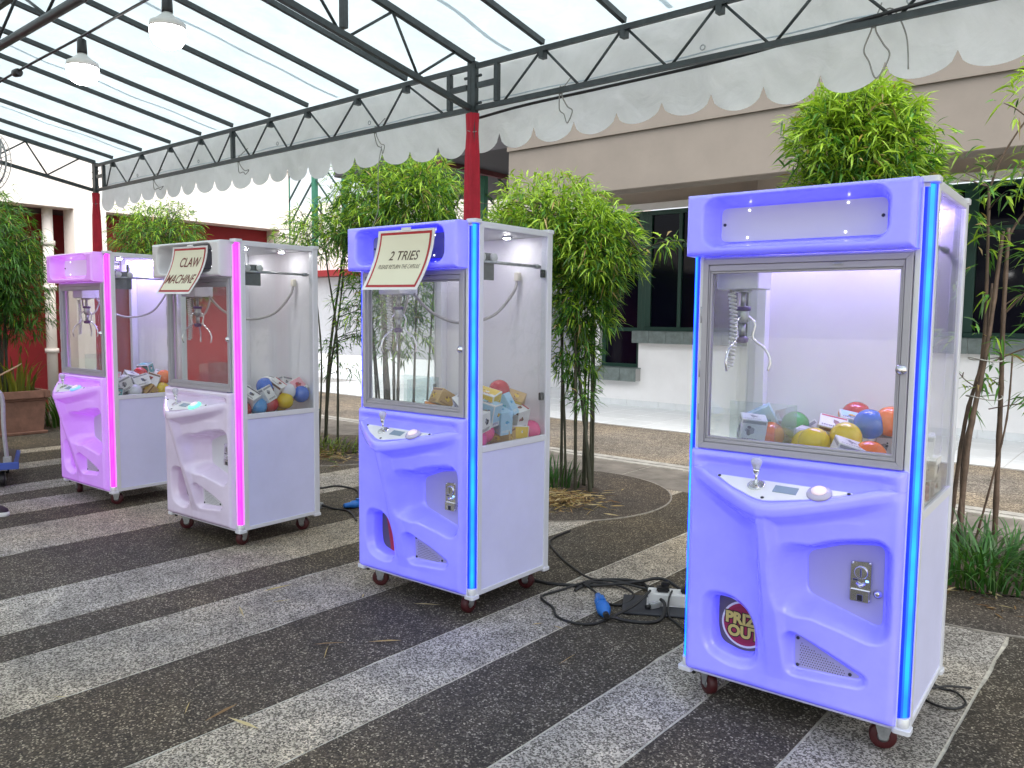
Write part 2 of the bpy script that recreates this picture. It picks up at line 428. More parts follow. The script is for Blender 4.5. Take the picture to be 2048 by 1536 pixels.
bpart('roof', MB().bx(-7.2, 8, -2.49, 2.5, 4.2, 4.4), LTAUPE)
def window(x0, x1, z0, z1, mull, trans, pan=()):
    f = MB(); t = .07; yb = .06
    f.bx(x0, x0 + t, yb, yb + .07, z0, z1); f.bx(x1 - t, x1, yb, yb + .07, z0, z1)
    f.bx(x0 + t, x1 - t, yb, yb + .07, z0, z0 + t); f.bx(x0 + t, x1 - t, yb, yb + .07, z1 - t, z1)
    for (m_, w_) in mull: f.bx(m_, m_ + w_, yb - .01, yb + .08, z0 + t, z1 - t)
    fr = f.build('window', DGREEN, bd, .004)
    edges = [x0 + t] + [q for m_, w_ in mull for q in (m_, m_ + w_)] + [x1 - t]
    for i in range(0, len(edges), 2):
        a, b = edges[i], edges[i + 1]
        zs = [z0 + t] + [q for q_ in trans for q in (q_ - .03, q_ + .03)] + [z1 - t]
        for tz in trans: MB().bx(a, b, yb + .005, yb + .065, tz - .03, tz + .03).build('transom', DGREEN, fr, .004)
        for k in range(0, len(zs), 2):
            MB().bx(a, b, yb + .03, yb + .036, zs[k], zs[k + 1]).build('pane', DGLASS, fr)
window(-7.55, -6.80, .635, 3.17, [], [1.27])
window(-6.80, -3.15, 1.25, 3.17, [(-6.73, .1), (-6.15, .06), (-4.9, .12)], [2.6])
window(-2.62, 1.9, 1.25, 3.17, [(-2.2, .16), (-.9, .1), (.4, .1)], [2.6])
bpart('curtain', MB().bx(-2.03, -1.86, .115, .125, 1.33, 2.5), pmat('green_curtain', (.01, .09, .07), .8))
# notice sheets behind the panes
def sillrow(x0, x1, z0, z1, y0):
    s = bpart('sill', MB().bx(x0 + .01, x1 - .01, y0 + .012, -.001, z0 + .006, z1 - .006), GROUT)
    n = max(1, round((x1 - x0) / .31)); d = (x1 - x0) / n
    for i in range(n):
        o = MB().bx(x0 + i * d + .003, x0 + (i + 1) * d - .003, y0, y0 + .011, z0, z1).build('slate_tile', SLATE, s, .002)
        o = MB().bx(x0 + i * d + .003, x0 + (i + 1) * d - .003, y0 + .011, .058, z1 - .005, z1 + .009).build('slate_tile', SLATE, s, .002)
sillrow(-7.66, -6.74, .43, .64, -.17)
sillrow(-6.83, -3.1, 1.06, 1.245, -.17)
sillrow(-2.64, 1.9, 1.06, 1.245, -.17)
skm = MB().bx(-.148, .148, -.012, -.001, .014, .115).mesh('skirting', .002)
for i in range(36):
    x = -7.75 + i * .3
    if -4.6 > x > -7.9 or -2.4 < x < 1: o = place(skm, 'skirting_tile', TILE, bd); o.location = (x, 0, 0)
for x in (-7.62, -7.50):
    MB().lathe([(.028, 0), (.028, .012), (.012, .016), (.012, .05)], 14, Matrix.Translation((x, -.001, .22)) @ Matrix.Rotation(R(90), 4, 'X')).build('pipe_stub', GREYPL, bd)
# back recess and roof slab to the left of the building
rb = thing('rear_wall', 'grey shaded recessed wall with pale upper storey at the back of the walkway', 'wall', (0, 13.2, 0))
rb_w = MB().bx(-24, -7.91, 0, .3, 0, 2.45).build('wall', SHADEDWALL, rb)
MB().bx(-24, -7.91, -.05, -.002, .012, .42).build('skirting', WPAINT, rb, .004)
MB().bx(-24, -7.91, -.25, .3, 2.46, 2.62).build('red_band', REDWALL, rb, .01)
MB().bx(-24, -7.91, -.01, .3, 2.63, 4.4).build('upper_wall', CREAM, rb)
rs = thing('canopy_slab', 'dark grey flat canopy roof between the pale wall and the taupe building', 'canopy', (0, 0, 0))
MB().bx(-11.6, -7.26, 8.9, 12.6, 3.86, 4.5).build('slab', DARKSOF, rs, .01)
MB().bx(-9.04, -8.96, 8.9, 12.6, 3.78, 3.858).build('edge_beam', pmat('dark_red_trim', (.10, .02, .025), .7), rs)

# ================================================================== LEFT BUILDING (faces +X)
lb = thing('building', 'cream building with deep red walled openings behind the planter', 'building', (-11.5, 0, 0))
pw = MB()
pw.bx(-.35, 0, -6, 7.9, 2.84, 3.8)          # parapet over the openings
pw.bx(-.35, 0, 4.53, 4.95, 0, 2.84); pw.bx(-.35, 0, 7.72, 7.9, 0, 2.84); pw.bx(-.35, 0, -6, -5.4, 0, 2.84)
MB.build(pw, 'wall', CREAM, lb)
MB().bx(-.40, .04, -6, 7.94, 3.801, 3.86).build('coping', CREAM, lb, .008)
MB().bx(-1.4, -1.15, -6, 7.70, 0, 2.855).build('red_wall', REDWALL, lb)
MB().bx(-4.5, -.352, 7.72, 7.9, 0, 3.8).build('return_wall', CREAM, lb)
MB().bx(-1.4, -.36, -6, 7.71, 2.86, 2.98).build('ceiling', DARKSOF, lb)
MB().bx(-.42, -.37, 4.95, 7.72, 2.3, 2.84).build('shutter_box', REDWALL, lb)
pc = MB(); pc.tube([(-.28, 4.30, 0), (-.28, 4.30, 2.84)], .065, 16); dp = pc.build('drain_pipe', CREAM, lb)
for z in (.9, 1.75, 2.35): MB().lathe([(.085, 0), (.085, .06)], 16, Matrix.Translation((-.28, 4.30, z))).build('pipe_clamp', CREAM, dp)
# far red louvred gable seen under the valance
rl = thing('louvre_screen', 'small red and white louvred gable above the green trellis', 'louvre', (-16.6, 15, 0))
for i in range(9):
    MB().bx(-.9 + i * .2, -.8 + i * .2, 0, .06, 4.4, 6.2).build('slat', REDWALL, rl)
MB().bx(-1, 1, .07, .14, 4.3, 6.3).build('backing', WPAINT, rl)
# green trellis
tr = thing('trellis', 'green trellis of upright posts and diagonal bars above the pale wall', 'trellis', (0, 10.4, 0))
px_ = [-15.2, -14.2, -13.2, -12.2, -10.2, -9.4, -8.6]
for x in px_: MB().bx(x - .05, x + .05, -.05, .05, 2.7, 5.4).build('post', GREEN, tr, .004)
for a, b in zip(px_[:-1], px_[1:]):
    for k in range(5):
        z = 2.8 + k * .52; d = (b - a)
        s = 1 if px_.index(a) % 2 == 0 else -1
        p, q = ((a, 0, z), (b, 0, z + d)) if s > 0 else ((a, 0, z + d), (b, 0, z))
        MB().bar(p, q, .028, .028).build('diagonal_bar', pmat('trellis_bar', (.02, .05, .04), .5), tr)

# planter with rim mouldings
pl = thing('planter_box', 'square brown terracotta planter box holding the tall dark bamboo', 'planter', (-10.85, 3.19, 0))
def frustum(mb, hw, hl, hw2, hl2, z0, z1, mi=0):
    vs = [(-hw, -hl, z0), (hw, -hl, z0), (hw, hl, z0), (-hw, hl, z0), (-hw2, -hl2, z1), (hw2, -hl2, z1), (hw2, hl2, z1), (-hw2, hl2, z1)]
    return mb.add(vs, [(0, 3, 2, 1), (4, 5, 6, 7), (0, 1, 5, 4), (1, 2, 6, 5), (2, 3, 7, 6), (3, 0, 4, 7)], mi)
frustum(MB(), .40, .50, .42, .53, .0, .40).build('body', TERRA, pl, .008, 2)
frustum(MB(), .425, .535, .43, .54, 0, .035).build('foot_moulding', TERRA, pl, .006)
frustum(MB(), .432, .542, .435, .545, .401, .43).build('moulding', TERRA, pl, .006)
rim = MB()
for (x0, x1, y0, y1) in ((-.46, .46, -.57, -.5), (-.46, .46, .5, .57), (-.46, -.39, -.499, .499), (.39, .46, -.499, .499)):
    rim.bx(x0, x1, y0, y1, .431, .52)
rim.build('rim', TERRA, pl, .008, 2)
MB().bx(-.389, .389, -.499, .499, .44, .485).build('soil', SOIL, pl)

# ================================================================== PLANTS
def leaves_mesh(name, base, dirs, lens, wid, tint, droop=.25, roll=None):
    """one folded, drooping blade per row"""
    n = len(base)
    d = dirs / np.linalg.norm(dirs, axis=1, keepdims=True)
    upv = np.tile(np.array([0, 0, 1.]), (n, 1)) + np.random.normal(0, .45, (n, 3))
    sd_ = np.cross(d, upv); sd_ /= np.linalg.norm(sd_, axis=1, keepdims=True) + 1e-9
    nn = np.cross(sd_, d)
    L = lens[:, None]; W_ = wid[:, None]
    p1 = base + d * L * .35
    tip = base + d * L - np.array([0, 0, 1.]) * L * droop
    mid = base + d * L * .66 - np.array([0, 0, 1.]) * L * droop * .38
    V = np.stack([base, p1 + sd_ * W_ + nn * W_ * .35, p1 - sd_ * W_ + nn * W_ * .35, mid + sd_ * W_ * .75 + nn * W_ * .2, mid - sd_ * W_ * .75 + nn * W_ * .2, tip, p1 - nn * W_ * .1, mid - nn * W_ * .1], 1).reshape(-1, 3)
    F = []
    o = (np.arange(n) * 8)[:, None]
    tri = np.concatenate([o + np.array(q) for q in ([0, 6, 1], [0, 2, 6], [7, 5, 3], [4, 5, 7])], 1).reshape(-1, 3)
    quad = np.concatenate([o + np.array(q) for q in ([1, 6, 7, 3], [6, 2, 4, 7])], 1).reshape(-1, 4)
    me = bpy.data.meshes.new(name)
    nl = tri.size + quad.size
    me.vertices.add(len(V)); me.vertices.foreach_set('co', V.astype(np.float32).ravel())
    me.loops.add(nl); me.loops.foreach_set('vertex_index', np.concatenate([tri.ravel(), quad.ravel()]).astype(np.int32))
    me.polygons.add(len(tri) + len(quad))
    st = np.concatenate([np.arange(len(tri)) * 3, tri.size + np.arange(len(quad)) * 4]).astype(np.int32)
    me.polygons.foreach_set('loop_start', st)
    me.update(calc_edges=True)
    at = me.attributes.new('tint', 'FLOAT_COLOR', 'POINT')
    c = np.repeat(np.concatenate([tint, np.ones((n, 1))], 1), 8, 0).astype(np.float32)
    at.data.foreach_set('color', c.ravel())
    return me
GR_D = np.array([.022, .075, .016]); GR_M = np.array([.075, .22, .026]); GR_Y = np.array([.30, .46, .04]); TAN = np.array([.33, .25, .11])
def tints(n, young, dry=.03):
    a = np.random.rand(n, 1); c = GR_D * (1 - a) + GR_M * a
    y = (np.random.rand(n, 1) < young[:, None]).astype(float) * np.random.uniform(.45, 1, (n, 1)); c = c * (1 - y) + GR_Y * y
    k = (np.random.rand(n, 1) < dry); c = np.where(k, TAN * np.random.uniform(.6, 1.1, (n, 1)), c)
    return np.clip(c * np.random.uniform(.8, 1.2, (n, 1)), .004, .6)
def crown_leaves(lobes, leaflen, wid, per=6, yb=.25, droop=.3):
    """lobes: (centre, radii, twigs). Twigs end all through each lobe, more near its surface; leaves fan from each twig end."""
    B, Dr, Ln, Yg = [], [], [], []; tw = []
    zt = max(c[2] + r[2] for c, r, n in lobes); zb = min(c[2] - r[2] for c, r, n in lobes)
    for c, r, n in lobes:
        c = np.array(c); r = np.array(r)
        u = np.random.normal(size=(n, 3)); u /= np.linalg.norm(u, axis=1, keepdims=True)
        # clumpy: a few bearings get more twigs, others leave gaps
        ph = np.random.rand(6, 3) * 2 - 1; ph /= np.linalg.norm(ph, axis=1, keepdims=True)
        keep = (np.max(u @ ph.T, 1) > .30 - .55 * np.random.rand(n))
        u = u[keep]; k = len(u)
        rad = np.random.rand(k) ** .36 * (1 + .10 * np.random.normal(size=k))
        p = c + u * r * rad[:, None]
        d = u * np.array([1, 1, .55]) + np.random.normal(0, .35, (k, 3)); d[:, 2] -= .1
        tw.append((c, p))
        for j in range(per):
            m = np.random.rand(k) < .9
            q = p[m] + np.random.normal(0, .015, (m.sum(), 3))
            dj = d[m] / np.linalg.norm(d[m], axis=1, keepdims=True) + np.random.normal(0, .62, (m.sum(), 3))
            B.append(q); Dr.append(dj); Ln.append(leaflen * np.random.uniform(.55, 1.25, m.sum()))
            Yg.append(np.clip(yb * (.35 + 1.7 * ((q[:, 2] - zb) / (zt - zb + 1e-6)) ** 2), 0, .95))
    return np.concatenate(B), np.concatenate(Dr), np.concatenate(Ln), np.concatenate(Yg), tw
def bamboo(name, label, loc, culms, lobes, leaflen=.14, wid=.0085, per=6, yb=.25, culm_mat=None, droop=.3, group='bamboo clumps around the courtyard', twigs=True, dry=.03, cat='bamboo'):
    t = thing(name, label, cat, loc, 0, group)
    B, Dr, Ln, Yg, tw = crown_leaves(lobes, leaflen, wid, per, yb, droop)
    me = leaves_mesh('foliage', B, Dr, Ln, np.full(len(B), wid) * np.random.uniform(.75, 1.2, len(B)), tints(len(B), Yg, dry), droop)
    kind(place(me, 'foliage', LEAF, t), 'stuff')
    tips = []
    for pts, r0, r1 in culms:
        pp = cat_rom(pts, 10); k = len(pp); rr = []
        for i in range(k):
            r = r0 + (r1 - r0) * i / (k - 1)
            rr.append(r * (1.22 if i % 4 == 0 and 0 < i < k - 1 else 1))
        MB().tube(pp, rr, 9).build('culm', culm_mat or CULM_D, t)
        tips += pp[k // 3:]
    if twigs:
        mb = MB()
        for c, p in tw:
            for q in p[::7]:
                q = Vector(q); b = min(tips, key=lambda z_: (z_ - q).length + .6 * max(0, z_.z - q.z + .1)) if tips else Vector(c)
                mid = b.lerp(q, .55) + Vector((0, 0, .06 * (q - b).length))
                mb.tube([b, mid, q], [.005, .004, .0025], 4, caps=False)
        if mb.v: kind(mb.build('twigs', culm_mat or CULM_D, t), 'stuff')
    return t
CULM_D = pmat('dark_culm', (.035, .038, .022), .5, noise=.45, nscale=12)
CULM_T = pmat('tan_culm', (.085, .055, .037), .6, noise=.5, nscale=14)
def straight(n, spread, h, lean=.15, r=.014, base=.15, hv=.15):
    out = []
    for i in range(n):
        a = random.uniform(0, 6.28); b = random.uniform(.3, 1) * base
        x, y = b * math.cos(a), b * math.sin(a)
        lx, ly = random.uniform(-lean, lean) + x * spread, random.uniform(-lean, lean) + y * spread
        H = h * random.uniform(1 - hv, 1 + hv * .3)
        rr = r * random.uniform(.75, 1.25)
        out.append(([(x, y, 0), (x + lx * .25, y + ly * .25, H * .4), (x + lx * .6, y + ly * .6, H * .75), (x + lx, y + ly, H)], rr, rr * .45))
    return out
RG = 'bamboo clumps around the courtyard'
bamboo('bamboo', 'tall dark bamboo with drooping fine leaves growing in the terracotta planter', (-10.85, 3.25, .48), straight(11, .5, 2.1, .12, .015, .24),
       [((.0, -.05, 1.75), (.62, .62, .72), 1348), ((.1, .25, 1.35), (.45, .45, .55), 717), ((.05, -.35, 1.2), (.45, .5, .5), 565), ((.1, .3, .95), (.4, .35, .35), 195)], .115, .0058, 6, .10, droop=.45)
bamboo('bamboo', 'round topped bamboo behind the gap between the two pink lit claw machines', (-10.2, 5.05, 0), straight(8, .5, 2.5, .1, .016, .2),
       [((0, 0, 2.35), (.58, .58, .56), 1218), ((.1, .1, 1.9), (.5, .5, .5), 565)], .105, .0056, 6, .3, droop=.4)
bamboo('bamboo', 'thin sparse bamboo with bare leaning canes right behind the CLAW MACHINE sign cabinet', (-7.3, 5.45, 0),
       [([(0, 0, 0), (.1, 0, .8), (.25, .02, 1.5), (.35, .05, 2.3)], .016, .007), ([(-.12, .1, 0), (-.05, .1, .9), (.12, .1, 1.7), (.3, .1, 2.4)], .021, .008),
        ([(.02, -.1, 0), (-.05, 0, 1.0), (-.2, 0, 2.0), (-.35, 0, 2.55)], .012, .005), ([(.1, .1, 0), (.1, .1, 1.2), (.0, .05, 2.0), (-.05, 0, 2.7)], .014, .005)],
       [((-.05, 0, 2.35), (.5, .45, .36), 238), ((-.4, 0, 2.3), (.32, .3, .3), 130), ((.45, .1, 1.55), (.3, .3, .5), 130), ((.3, 0, 1.0), (.3, .3, .3), 46)], .105, .0056, 6, .3)
bamboo('bamboo', 'big bushy bamboo towering behind the claw machine with the 2 TRIES sign', (-6.15, 5.55, 0), straight(12, .7, 2.55, .12, .014, .25),
       [((-.1, 0, 2.55), (.72, .66, .56), 1392), ((.45, -.1, 2.6), (.42, .4, .42), 435), ((-.6, 0, 2.35), (.45, .4, .4), 412), ((.0, 0, 1.75), (.6, .55, .4), 348), ((.1, -.1, 1.3), (.45, .4, .3), 130)], .122, .0068, 6, .36, droop=.3)
b4c = straight(9, .4, 2.2, .1, .012, .18) + [([(.22, -.05, 0), (.16, -.05, .5), (.05, -.02, 1.1), (-.02, 0, 1.8)], .018, .01)]
b4c.append(([(0, .05, 1.2), (.35, .0, 1.75), (.75, -.08, 2.0), (1.03, -.1, 2.02)], .007, .003))
bamboo('bamboo', 'bright green bamboo between the red draped post and the nearest claw machine', (-3.87, 5.42, 0), b4c,
       [((-.18, -.1, 2.18), (.56, .5, .44), 1131), ((.26, -.1, 2.0), (.36, .36, .36), 652), ((-.6, -.1, 2.1), (.32, .3, .26), 238), ((.10, -.05, 1.6), (.27, .27, .34), 412), ((.0, 0, 1.15), (.22, .2, .26), 118), ((.1, -.05, .82), (.15, .14, .1), 19),
        ((.88, -.1, 2.02), (.15, .05, .04), 8)], .112, .0066, 7, .5)
bamboo('bamboo', 'dense dome of bright bamboo leaves rising above the nearest claw machine', (-1.62, 5.35, 0), straight(9, .5, 2.3, .1, .014, .2),
       [((0, -.2, 2.43), (.46, .44, .44), 1500), ((.06, -.22, 2.12), (.47, .45, .42), 950), ((-.02, -.2, 2.66), (.30, .30, .27), 420), ((0, -.1, 1.7), (.42, .40, .4), 240)], .108, .0062, 7, .55, droop=.26)
b6 = [([(-.05, -.15, 0), (-.03, -.12, .7), (.03, -.05, 1.3), (.07, 0, 2.02)], .019, .011), ([(-.12, -.1, 0), (-.07, -.05, .8), (.0, 0, 1.3), (-.02, .0, 2.30)], .015, .008),
      ([(.12, .05, 0), (.11, .03, .9), (.10, 0, 1.5), (.10, 0, 2.04)], .017, .011), ([(-.02, -.2, 0), (-.06, -.1, .6), (.0, .0, 1.1), (.02, .05, 1.7)], .010, .006),
      ([(.02, -.05, 0), (.10, -.05, .45), (.16, -.05, .85), (.17, -.05, 1.25)], .007, .005),
      ([(.10, 0, 1.98), (.16, 0, 2.1), (.3, .0, 2.28), (.42, 0, 2.35)], .008, .004), ([(-.02, 0, 2.28), (.05, 0, 2.5), (.2, .0, 2.75), (.40, 0, 2.95)], .007, .003),
      ([(.10, 0, 1.5), (.3, 0, 1.75), (.5, 0, 2.0), (.7, 0, 2.2)], .006, .003), ([(.05, 0, 1.2), (.25, 0, 1.3), (.5, 0, 1.34), (.7, 0, 1.3)], .005, .003), ([(.05, 0, 1.0), (-.1, -.05, 1.1), (-.2, -.05, 1.3)], .004, .002), ([(.05, 0, .9), (.25, 0, .95), (.42, 0, .92)], .004, .002)]
CANES = bamboo('bamboo', 'thin half bare bamboo canes tied together right of the nearest claw machine', (-.98, 5.85, 0), b6,
       [((.25, 0, 2.35), (.42, .3, .3), 49), ((.3, 0, 2.85), (.3, .25, .25), 31), ((.3, 0, 1.8), (.4, .3, .3), 31), ((-.1, 0, 2.2), (.22, .2, .35), 20), ((.4, 0, 1.35), (.35, .2, .18), 14), ((0, 0, 1.2), (.2, .15, .35), 14), ((.35, 0, .98), (.12, .1, .06), 7)],
       .125, .0085, 5, .5, CULM_T)
# rope ties round the thin canes
for z in (.98, 1.22):
    P = [(.03 + .10 * math.cos(a), -.05 + .13 * math.sin(a), z + .01 * math.sin(2 * a)) for a in np.linspace(0, 2 * math.pi, 18)]
    MB().tube(P, .004, 5, caps=False).build('cane_tie', ROPE, CANES)

def grass(name, label, loc, n, rad, L, wid, col, lean=.8, group=None, cat='grass'):
    """arching strap leaves; each is a curved ribbon of its own"""
    mb_v, mb_f, tc = [], [], []
    for i in range(n):
        a = random.uniform(0, 6.283); rr = rad * math.sqrt(random.random())
        b = Vector((rr * math.cos(a), rr * math.sin(a), 0)); h = a + random.uniform(-1, 1)
        d = Vector((math.cos(h), math.sin(h), 0)); l = L * random.uniform(.55, 1.15); ln = lean * random.uniform(.5, 1.3); sdv = Vector((-d.y, d.x, 0))
        o = len(mb_v); w_ = wid * random.uniform(.7, 1.2)
        c = np.array(col) * random.uniform(.6, 1.5) * np.array([random.uniform(.8, 1.5), 1, random.uniform(.7, 1.1)])
        for k in range(6):
            t_ = k / 5; q = b + d * (l * ln * t_ ** 1.5 * .8) + Vector((0, 0, l * (t_ * 1.0 - .62 * ln * t_ ** 2.4)))
            ww = w_ * (1 - t_ ** 2.5) + .0004
            mb_v += [q + sdv * ww, q - sdv * ww]; tc += [(*c, 1)] * 2
        mb_f += [(o + 2 * k, o + 2 * k + 1, o + 2 * k + 3, o + 2 * k + 2) for k in range(5)]
    me = bpy.data.meshes.new(name); me.from_pydata(mb_v, [], mb_f)
    at = me.attributes.new('tint', 'FLOAT_COLOR', 'POINT'); at.data.foreach_set('color', np.array(tc, np.float32).ravel())
    o = place(me, name, LEAF); o.location = loc; o['kind'] = 'stuff'
    return tag(o, label, cat, group)
grass('grass_clump', 'strap leaved dark green grass at the foot of the thin bamboo canes', (-.82, 5.15, .03), 420, .44, .40, .006, (.032, .105, .024), 1.05)
grass('grass_clump', 'small green grass tuft at the foot of the bright middle bamboo', (-4.02, 5.32, .03), 110, .24, .30, .006, (.03, .10, .025), .5)
grass('grass_clump', 'low yellow green groundcover between the two middle claw machines', (-6.95, 5.2, .02), 240, .42, .17, .006, (.10, .16, .03), 1.0)
grass('planter_grass', 'yellow green strap leaves sprouting from the terracotta planter', (-10.75, 3.5, .48), 60, .22, .55, .012, (.14, .17, .03), .55)
grass('planter_grass', 'yellow green strap leaves at the left end of the terracotta planter', (-10.75, 2.95, .48), 50, .2, .5, .012, (.15, .16, .03), .55)
grass('grass_clump', 'green strap leaves on the ground behind the terracotta planter', (-10.9, 4.15, 0), 110, .28, .62, .012, (.06, .15, .03), .5)
grass('grass_clump', 'yellow strap leaves by the red wall seen through the CLAW MACHINE cabinet', (-10.4, 5.3, .03), 130, .35, .62, .010, (.16, .18, .03), .6)

def litter(name, label, c, rx, ry, n, pal, L=.11, z0=.02, hump=.05):
    b = np.random.normal(0, .5, (n, 2)) * np.array([rx, ry]); rr = np.exp(-((b[:, 0] / rx) ** 2 + (b[:, 1] / ry) ** 2))
    base = np.concatenate([b, (z0 + hump * rr * np.random.rand(n))[:, None]], 1)
    a = np.random.uniform(0, 6.28, n); d = np.stack([np.cos(a), np.sin(a), np.random.normal(0, .10, n)], 1)
    pal = np.array(pal); t_ = pal[np.random.randint(0, len(pal), n)] * np.random.uniform(.6, 1.25, (n, 1))
    me = leaves_mesh(name, base, d, L * np.random.uniform(.5, 1.3, n), np.full(n, .0055), t_, 0.02)
    o = place(me, name, LEAF); o.location = c; o['kind'] = 'stuff'
    return tag(o, label, 'leaf litter')
DRY = [(.46, .36, .17), (.38, .27, .12), (.24, .15, .07), (.50, .42, .25), (.15, .09, .05)]
litter('leaf_litter', 'dry straw coloured bamboo leaves heaped under the bright middle bamboo', (-3.82, 5.0, 0), .42, .34, 900, DRY, .12)
litter('leaf_litter', 'dry leaves scattered under the thin sparse bamboo', (-6.75, 4.85, 0), .5, .4, 420, DRY + [(.10, .16, .04)], .12)
litter('leaf_litter', 'dry leaves lying among the strap grass by the thin canes', (-.85, 4.75, 0), .5, .2, 90, DRY[2:], .09, .01, .02)
n = 19
px = np.random.uniform(-3.9, -1.1, n); py = np.random.uniform(.8, 3.4, n)
base = np.stack([px, py, np.full(n, .006)], 1)
first = np.array([(-2.60, 2.35), (-2.86, 2.06), (-2.80, 2.1), (-2.62, 1.55), (-2.40, 1.5), (-2.9, 2.7), (-1.93, 2.75), (-3.62, 2.3), (-3.52, 2.1)]); base[:9, :2] = first
a = np.random.uniform(0, 6.28, n)
me = leaves_mesh('fallen_leaves', base, np.stack([np.cos(a), np.sin(a), np.random.normal(0, .06, n)], 1), np.where(np.arange(n) < 9, .15, np.random.uniform(.05, .11, n)), np.where(np.arange(n) < 9, .006, .0032), np.array(DRY)[np.random.randint(0, 4, n)] * 1.2, 0)
o = place(me, 'fallen_leaves', LEAF); o['kind'] = 'stuff'; tag(o, 'few dry bamboo leaves strewn over the striped paving', 'leaf litter')

# ================================================================== TENT
tent = thing('canopy_tent', 'white sheet roofed canopy tent on dark steel trusses with scalloped valance', 'tent', (0, 3.75, 0))
EY, RY, EZ, RZ, LZ = 3.75, 1.86, 3.0, 3.35, 2.745
RT = LZ + RZ - EZ                      # height of the ridge tie: the lower chords run parallel to the rafters
def tp(name, mb, m=STEEL, bevel=0, par=tent):
    o = mb.build(name, m, par, bevel); o.matrix_parent_inverse = Matrix.Translation((0, -EY, 0)); return o
nodes = [-8.94, -8.52, -7.89, -7.32, -6.77, -6.25, -5.70, -5.20, -4.61, -4.10, -3.49, -2.94, -2.39, -1.84, -1.30, -.75, -.2, .35, .9, 1.43, 1.97]
posts = [-8.94, -3.49, 1.97]
OY = 2 * RY - EY
def eave_truss(y):
    for a, b in zip(posts[:-1], posts[1:]):
        tp('top_chord', MB().bar((a + .035, y, EZ), (b - .035, y, EZ), .026, .028))
        tp('bottom_chord', MB().bar((a + .035, y, LZ), (b - .035, y, LZ), .026, .028))
        seg = [n_ for n_ in nodes if a <= n_ <= b]
        inner = seg[1:-1]
        for k in (0, 1):
            e = a + .20 if k == 0 else b - .20; p_ = a if k == 0 else b
            tp('upright', MB().bar((e, y, LZ + .017), (e, y, EZ - .017), .03, .03, upv=(0, 1, 0)))
            s_ = .045 if k == 0 else -.045
            tp('stub_rail', MB().bar((p_ + s_, y, (LZ + EZ) / 2 + .01), (e - (.015 if k == 0 else -.015), y, (LZ + EZ) / 2 + .01), .026, .03))
        midv = inner[len(inner) // 2]
        tp('upright', MB().bar((midv, y, LZ + .017), (midv, y, EZ - .017), .03, .03, upv=(0, 1, 0)))
        lows = [a + .24] + [(p_ + q_) / 2 for p_, q_ in zip(inner[:-1], inner[1:])] + [b - .24]
        for i, t_ in enumerate(inner):
            for l_, off in ((lows[i], -.02), (lows[i + 1], .02)):
                tp('web_bar', MB().tube([(t_ + off, y, EZ - .012), (l_ - off, y, LZ + .012)], .0075, 6))
eave_truss(EY); eave_truss(OY)
for x in posts:
    for y in (EY, OY):
        for dx in (-.0165, .0165):
            tp('post', MB().bar((x + dx, y, .012), (x + dx, y, EZ + .03), .030, .036, upv=(0, 1, 0)))
        tp('base_plate', MB().bx(x - .11, x + .11, y - .11, y + .11, .001, .012), bevel=.003)
        for z in (LZ + .03, LZ + .13, EZ - .06):
            for s_ in (-.05, .05):
                tp('bolt', MB().tube([(x + s_ * .8, y - .0, z), (x + s_ * 1.4, y, z)], .009, 6))
def rz(y): return RZ - (abs(y - RY)) * (RZ - EZ) / (EY - RY)
for x in nodes:
    if x in posts or abs(x + 8.94) < .01: continue
    for y in (EY, OY):
        tp('rafter', MB().bar((x, y, EZ + .036), (x, RY, RZ + .036), .027, .03))
        tp('rafter_clip', MB().bx(x - .016, x + .016, y - .022, y + .022, EZ - .055, EZ - .018))
for x in posts:
    for y, s in ((EY, -1), (OY, 1)):
        tp('rafter', MB().bar((x, y, EZ + .036), (x, RY, RZ + .036), .034, .036))
        tp('bottom_chord', MB().bar((x, y + s * .03, LZ), (x, RY, RT), .031, .032))
        f = lambda q: y + s * q
        zt = lambda q: rz(f(q)) + .02
        zl = lambda q: zt(q) - (EZ - LZ) - .01
        for (q1, z1, q2, z2) in ((.16, zt(.16), .47, zl(.47)), (.47, zl(.47), .66, zt(.66)), (.66, zt(.66), .96, zl(.96)), (1.04, zl(1.04), 1.32, zt(1.32)), (1.32, zt(1.32), 1.55, zl(1.55))):
            tp('web_bar', MB().tube([(x, f(q1), z1), (x, f(q2), z2)], .0085, 6))
        tp('upright', MB().bar((x, f(1.0), zl(1.0) + .02), (x, f(1.0), zt(1.0)), .034, .034, upv=(0, 1, 0)))
# ridge truss
tp('ridge_beam', MB().bar((-8.94, RY, RZ - .01), (3.4, RY, RZ - .01), .04, .04))
tp('ridge_tie', MB().tube([(-8.94, RY, RT), (3.4, RY, RT)], .026, 10))
for i in range(15):
    x = -8.6 + i * .8
    tp('web_bar', MB().tube([(x, RY, RZ - .02), (x + .4, RY, RT + .02)], .009, 6)); tp('web_bar', MB().tube([(x + .4, RY, RT + .02), (x + .8, RY, RZ - .02)], .009, 6))
